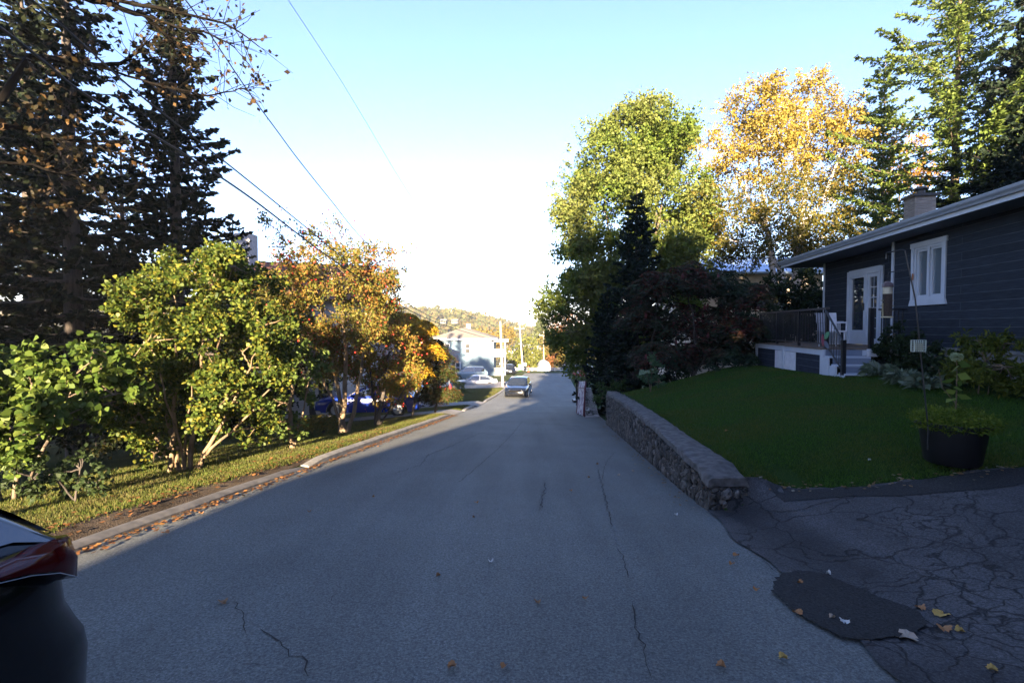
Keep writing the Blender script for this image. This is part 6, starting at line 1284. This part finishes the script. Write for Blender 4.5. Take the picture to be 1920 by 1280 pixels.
def rlawn(n):
    y = rng.uniform(4.6, 17, n*2); x = rng.uniform(2.8, 10.5, n*2); w_ = np.array([wx(v) for v in y])
    ok = (y > np.interp(x, [e_[0] for e_ in edge], [e_[1] for e_ in edge])+.02) & (x > w_+np.where(y < 17, .40, .1)) & (x < 7.5+.15*y-np.where(y > 11, 1.9, .75)) & (rng.random(n*2) < (6.5/y)**1.3)
    return x[ok], y[ok]
blades('lawn_grass', 230000, rlawn, .036, leafmat('lawn_blade', [(.036, .082, .012), (.052, .115, .016), (.07, .14, .022)], .35, clump=[(.05, .082, .012), (.07, .11, .018), (.10, .10, .026)], cscale=.9), 'short dense green lawn on the right bank', .005)
def scatter_leaves(name, n, fx, cols, lab, size=.06):
    x, y = fx(n); on = np.abs(x-cX(y)) < HW; z = np.where(on, rz(y)+.012, G(x, y)+.03)+rng.uniform(0, .012, len(x)); d = rdir(len(x)); d[:, 2] *= .25
    c = np.stack([x, y, z], 1); a = rng.random(len(x))*6.283; D = np.stack([np.cos(a), np.sin(a), rng.normal(0, .12, len(x))], 1); S = np.stack([-np.sin(a), np.cos(a), rng.normal(0, .25, len(x))], 1); L = size*rng.uniform(.5, 1.2, (len(x), 1))
    return tag(quads(name, np.stack([c-D*L*.5, c+S*L*.34, c+D*L*.5, c-S*L*.34], 1), leafmat(name+'_m', cols, .2, .7)), lab, 'fallen leaves', kind='stuff')
br_ = [(.12, .05, .02), (.16, .07, .025), (.06, .032, .016), (.2, .10, .035), (.04, .025, .016)]
scatter_leaves('gutter_leaves', 1500, lambda n: (lambda y: (cX(y)-HW+.06+np.abs(rng.normal(0, .09, n)), y))(4+rng.random(n)*17), br_, 'line of fallen brown leaves lying in the gutter under the left kerb')
scatter_leaves('verge_leaves', 900, lambda n: (lambda y: (cX(y)-HW-.25-np.abs(rng.normal(0, .45, n)), y))(3+rng.random(n)**1.3*12), br_, 'fallen brown leaves lying in the rough verge grass')
scatter_leaves('wall_foot_leaves', 160, lambda n: (lambda y: (cX(y)+HW-.2-np.abs(rng.normal(0, .12, n)), y))(5.8+rng.random(n)*11), [(.12, .08, .04), (.2, .12, .05), (.25, .22, .16)], 'small dry leaves along the foot of the stone wall', .05)
scatter_leaves('lawn_edge_leaves', 130, lambda n: (lambda x: (x, np.array([edgeY(v) for v in x])+rng.normal(-.05, .08, n)))(3+rng.random(n)*3), [(.12, .08, .04), (.2, .12, .05), (.25, .22, .16)], 'dry leaves caught along the lawn edge at the driveway', .055)
# single leaves one can point at on the asphalt
lc = [(.26, .12, .04), (.30, .24, .18), (.20, .10, .04), (.42, .42, .40), (.34, .22, .05)]
lms = [simple('fallen_leaf_%d' % i, c, .7) for i, c in enumerate(lc)]
spots = [(1700,1202,.13,1),(1584,1171,.07,3),(1495,1155,.07,0),(1418,1110,.05,0),(1352,1256,.06,0),(1468,1240,.06,4),(1860,1264,.06,4),(848,1256,.06,0),(945,1256,.045,0),(418,1134,.07,2),(1008,1134,.05,2),(920,1057,.05,3),(822,1084,.04,2),
 (1097,1126,.05,2),(893,945,.06,0),(888,973,.03,2),(1380,1045,.06,0),(1372,1062,.05,0),(1268,968,.04,3),(1560,1165,.04,1),(1765,1158,.11,4),(1770,1185,.09,0),(1800,1190,.06,4),(1725,1147,.07,0),(378,965,.07,0),(310,1002,.08,0),(700,934,.04,2),(580,962,.05,2),(1500,1098,.05,0),(1553,1080,.04,3),(1362,810,.06,0),(1630,865,.04,3),(1120,872,.05,0),(1187,885,.05,1),(1160,893,.05,1),(1104,897,.04,2),(1070,922,.05,0)]
for i, (px, py, s_, ci) in enumerate(spots):
    q = ground_hit(px, py, 1.5); a = random.random()*6.283; n = 10; pts = []
    for k in range(n*2):
        th_ = k/(n*2)*6.283; rr2 = s_*.5*(1 if k % 2 == 0 else random.uniform(.72, .95))*(1 if abs(math.cos(th_)) > .3 else .75); pts.append((q.x+rr2*math.cos(th_+a), q.y+rr2*math.sin(th_+a)*.8, q.z+.024+random.uniform(0, .012)+.012*math.cos(2*th_)))
    mb = MB(); cidx = len(pts); mb.add(pts+[(q.x, q.y, q.z+.02)], [(k, (k+1) % cidx, cidx) for k in range(cidx)])
    where = 'on the lawn' if py < 870 and px > 1300 else ('on the driveway' if px > 1370 else 'on the road')
    o = mb.build('fallen_leaf', lms[ci]); tag(o, 'small %s fallen leaf lying ' % ['brown', 'pale tan', 'dark brown', 'whitish', 'yellow'][ci]+where, 'leaf', 'single fallen leaves '+where)
# evening haze
hz = MB(); bx(hz, -460, 460, -70, 660, -60, 40); ho = tag(hz.build('haze', simple('haze_tmp', (1, 1, 1))), kind='stuff'); hm = bpy.data.materials.new('haze'); hm.use_nodes = True; hn = hm.node_tree; hn.nodes.clear()
pv = hn.nodes.new('ShaderNodeVolumePrincipled'); pv.inputs['Color'].default_value = (.9, .93, 1, 1); pv.inputs['Density'].default_value = .0004; pv.inputs['Anisotropy'].default_value = .2; oo = hn.nodes.new('ShaderNodeOutputMaterial'); hn.links.new(pv.outputs[0], oo.inputs['Volume']); ho.data.materials.clear(); ho.data.materials.append(hm)
for o in bpy.data.objects:
    if '_w' in o: del o['_w']
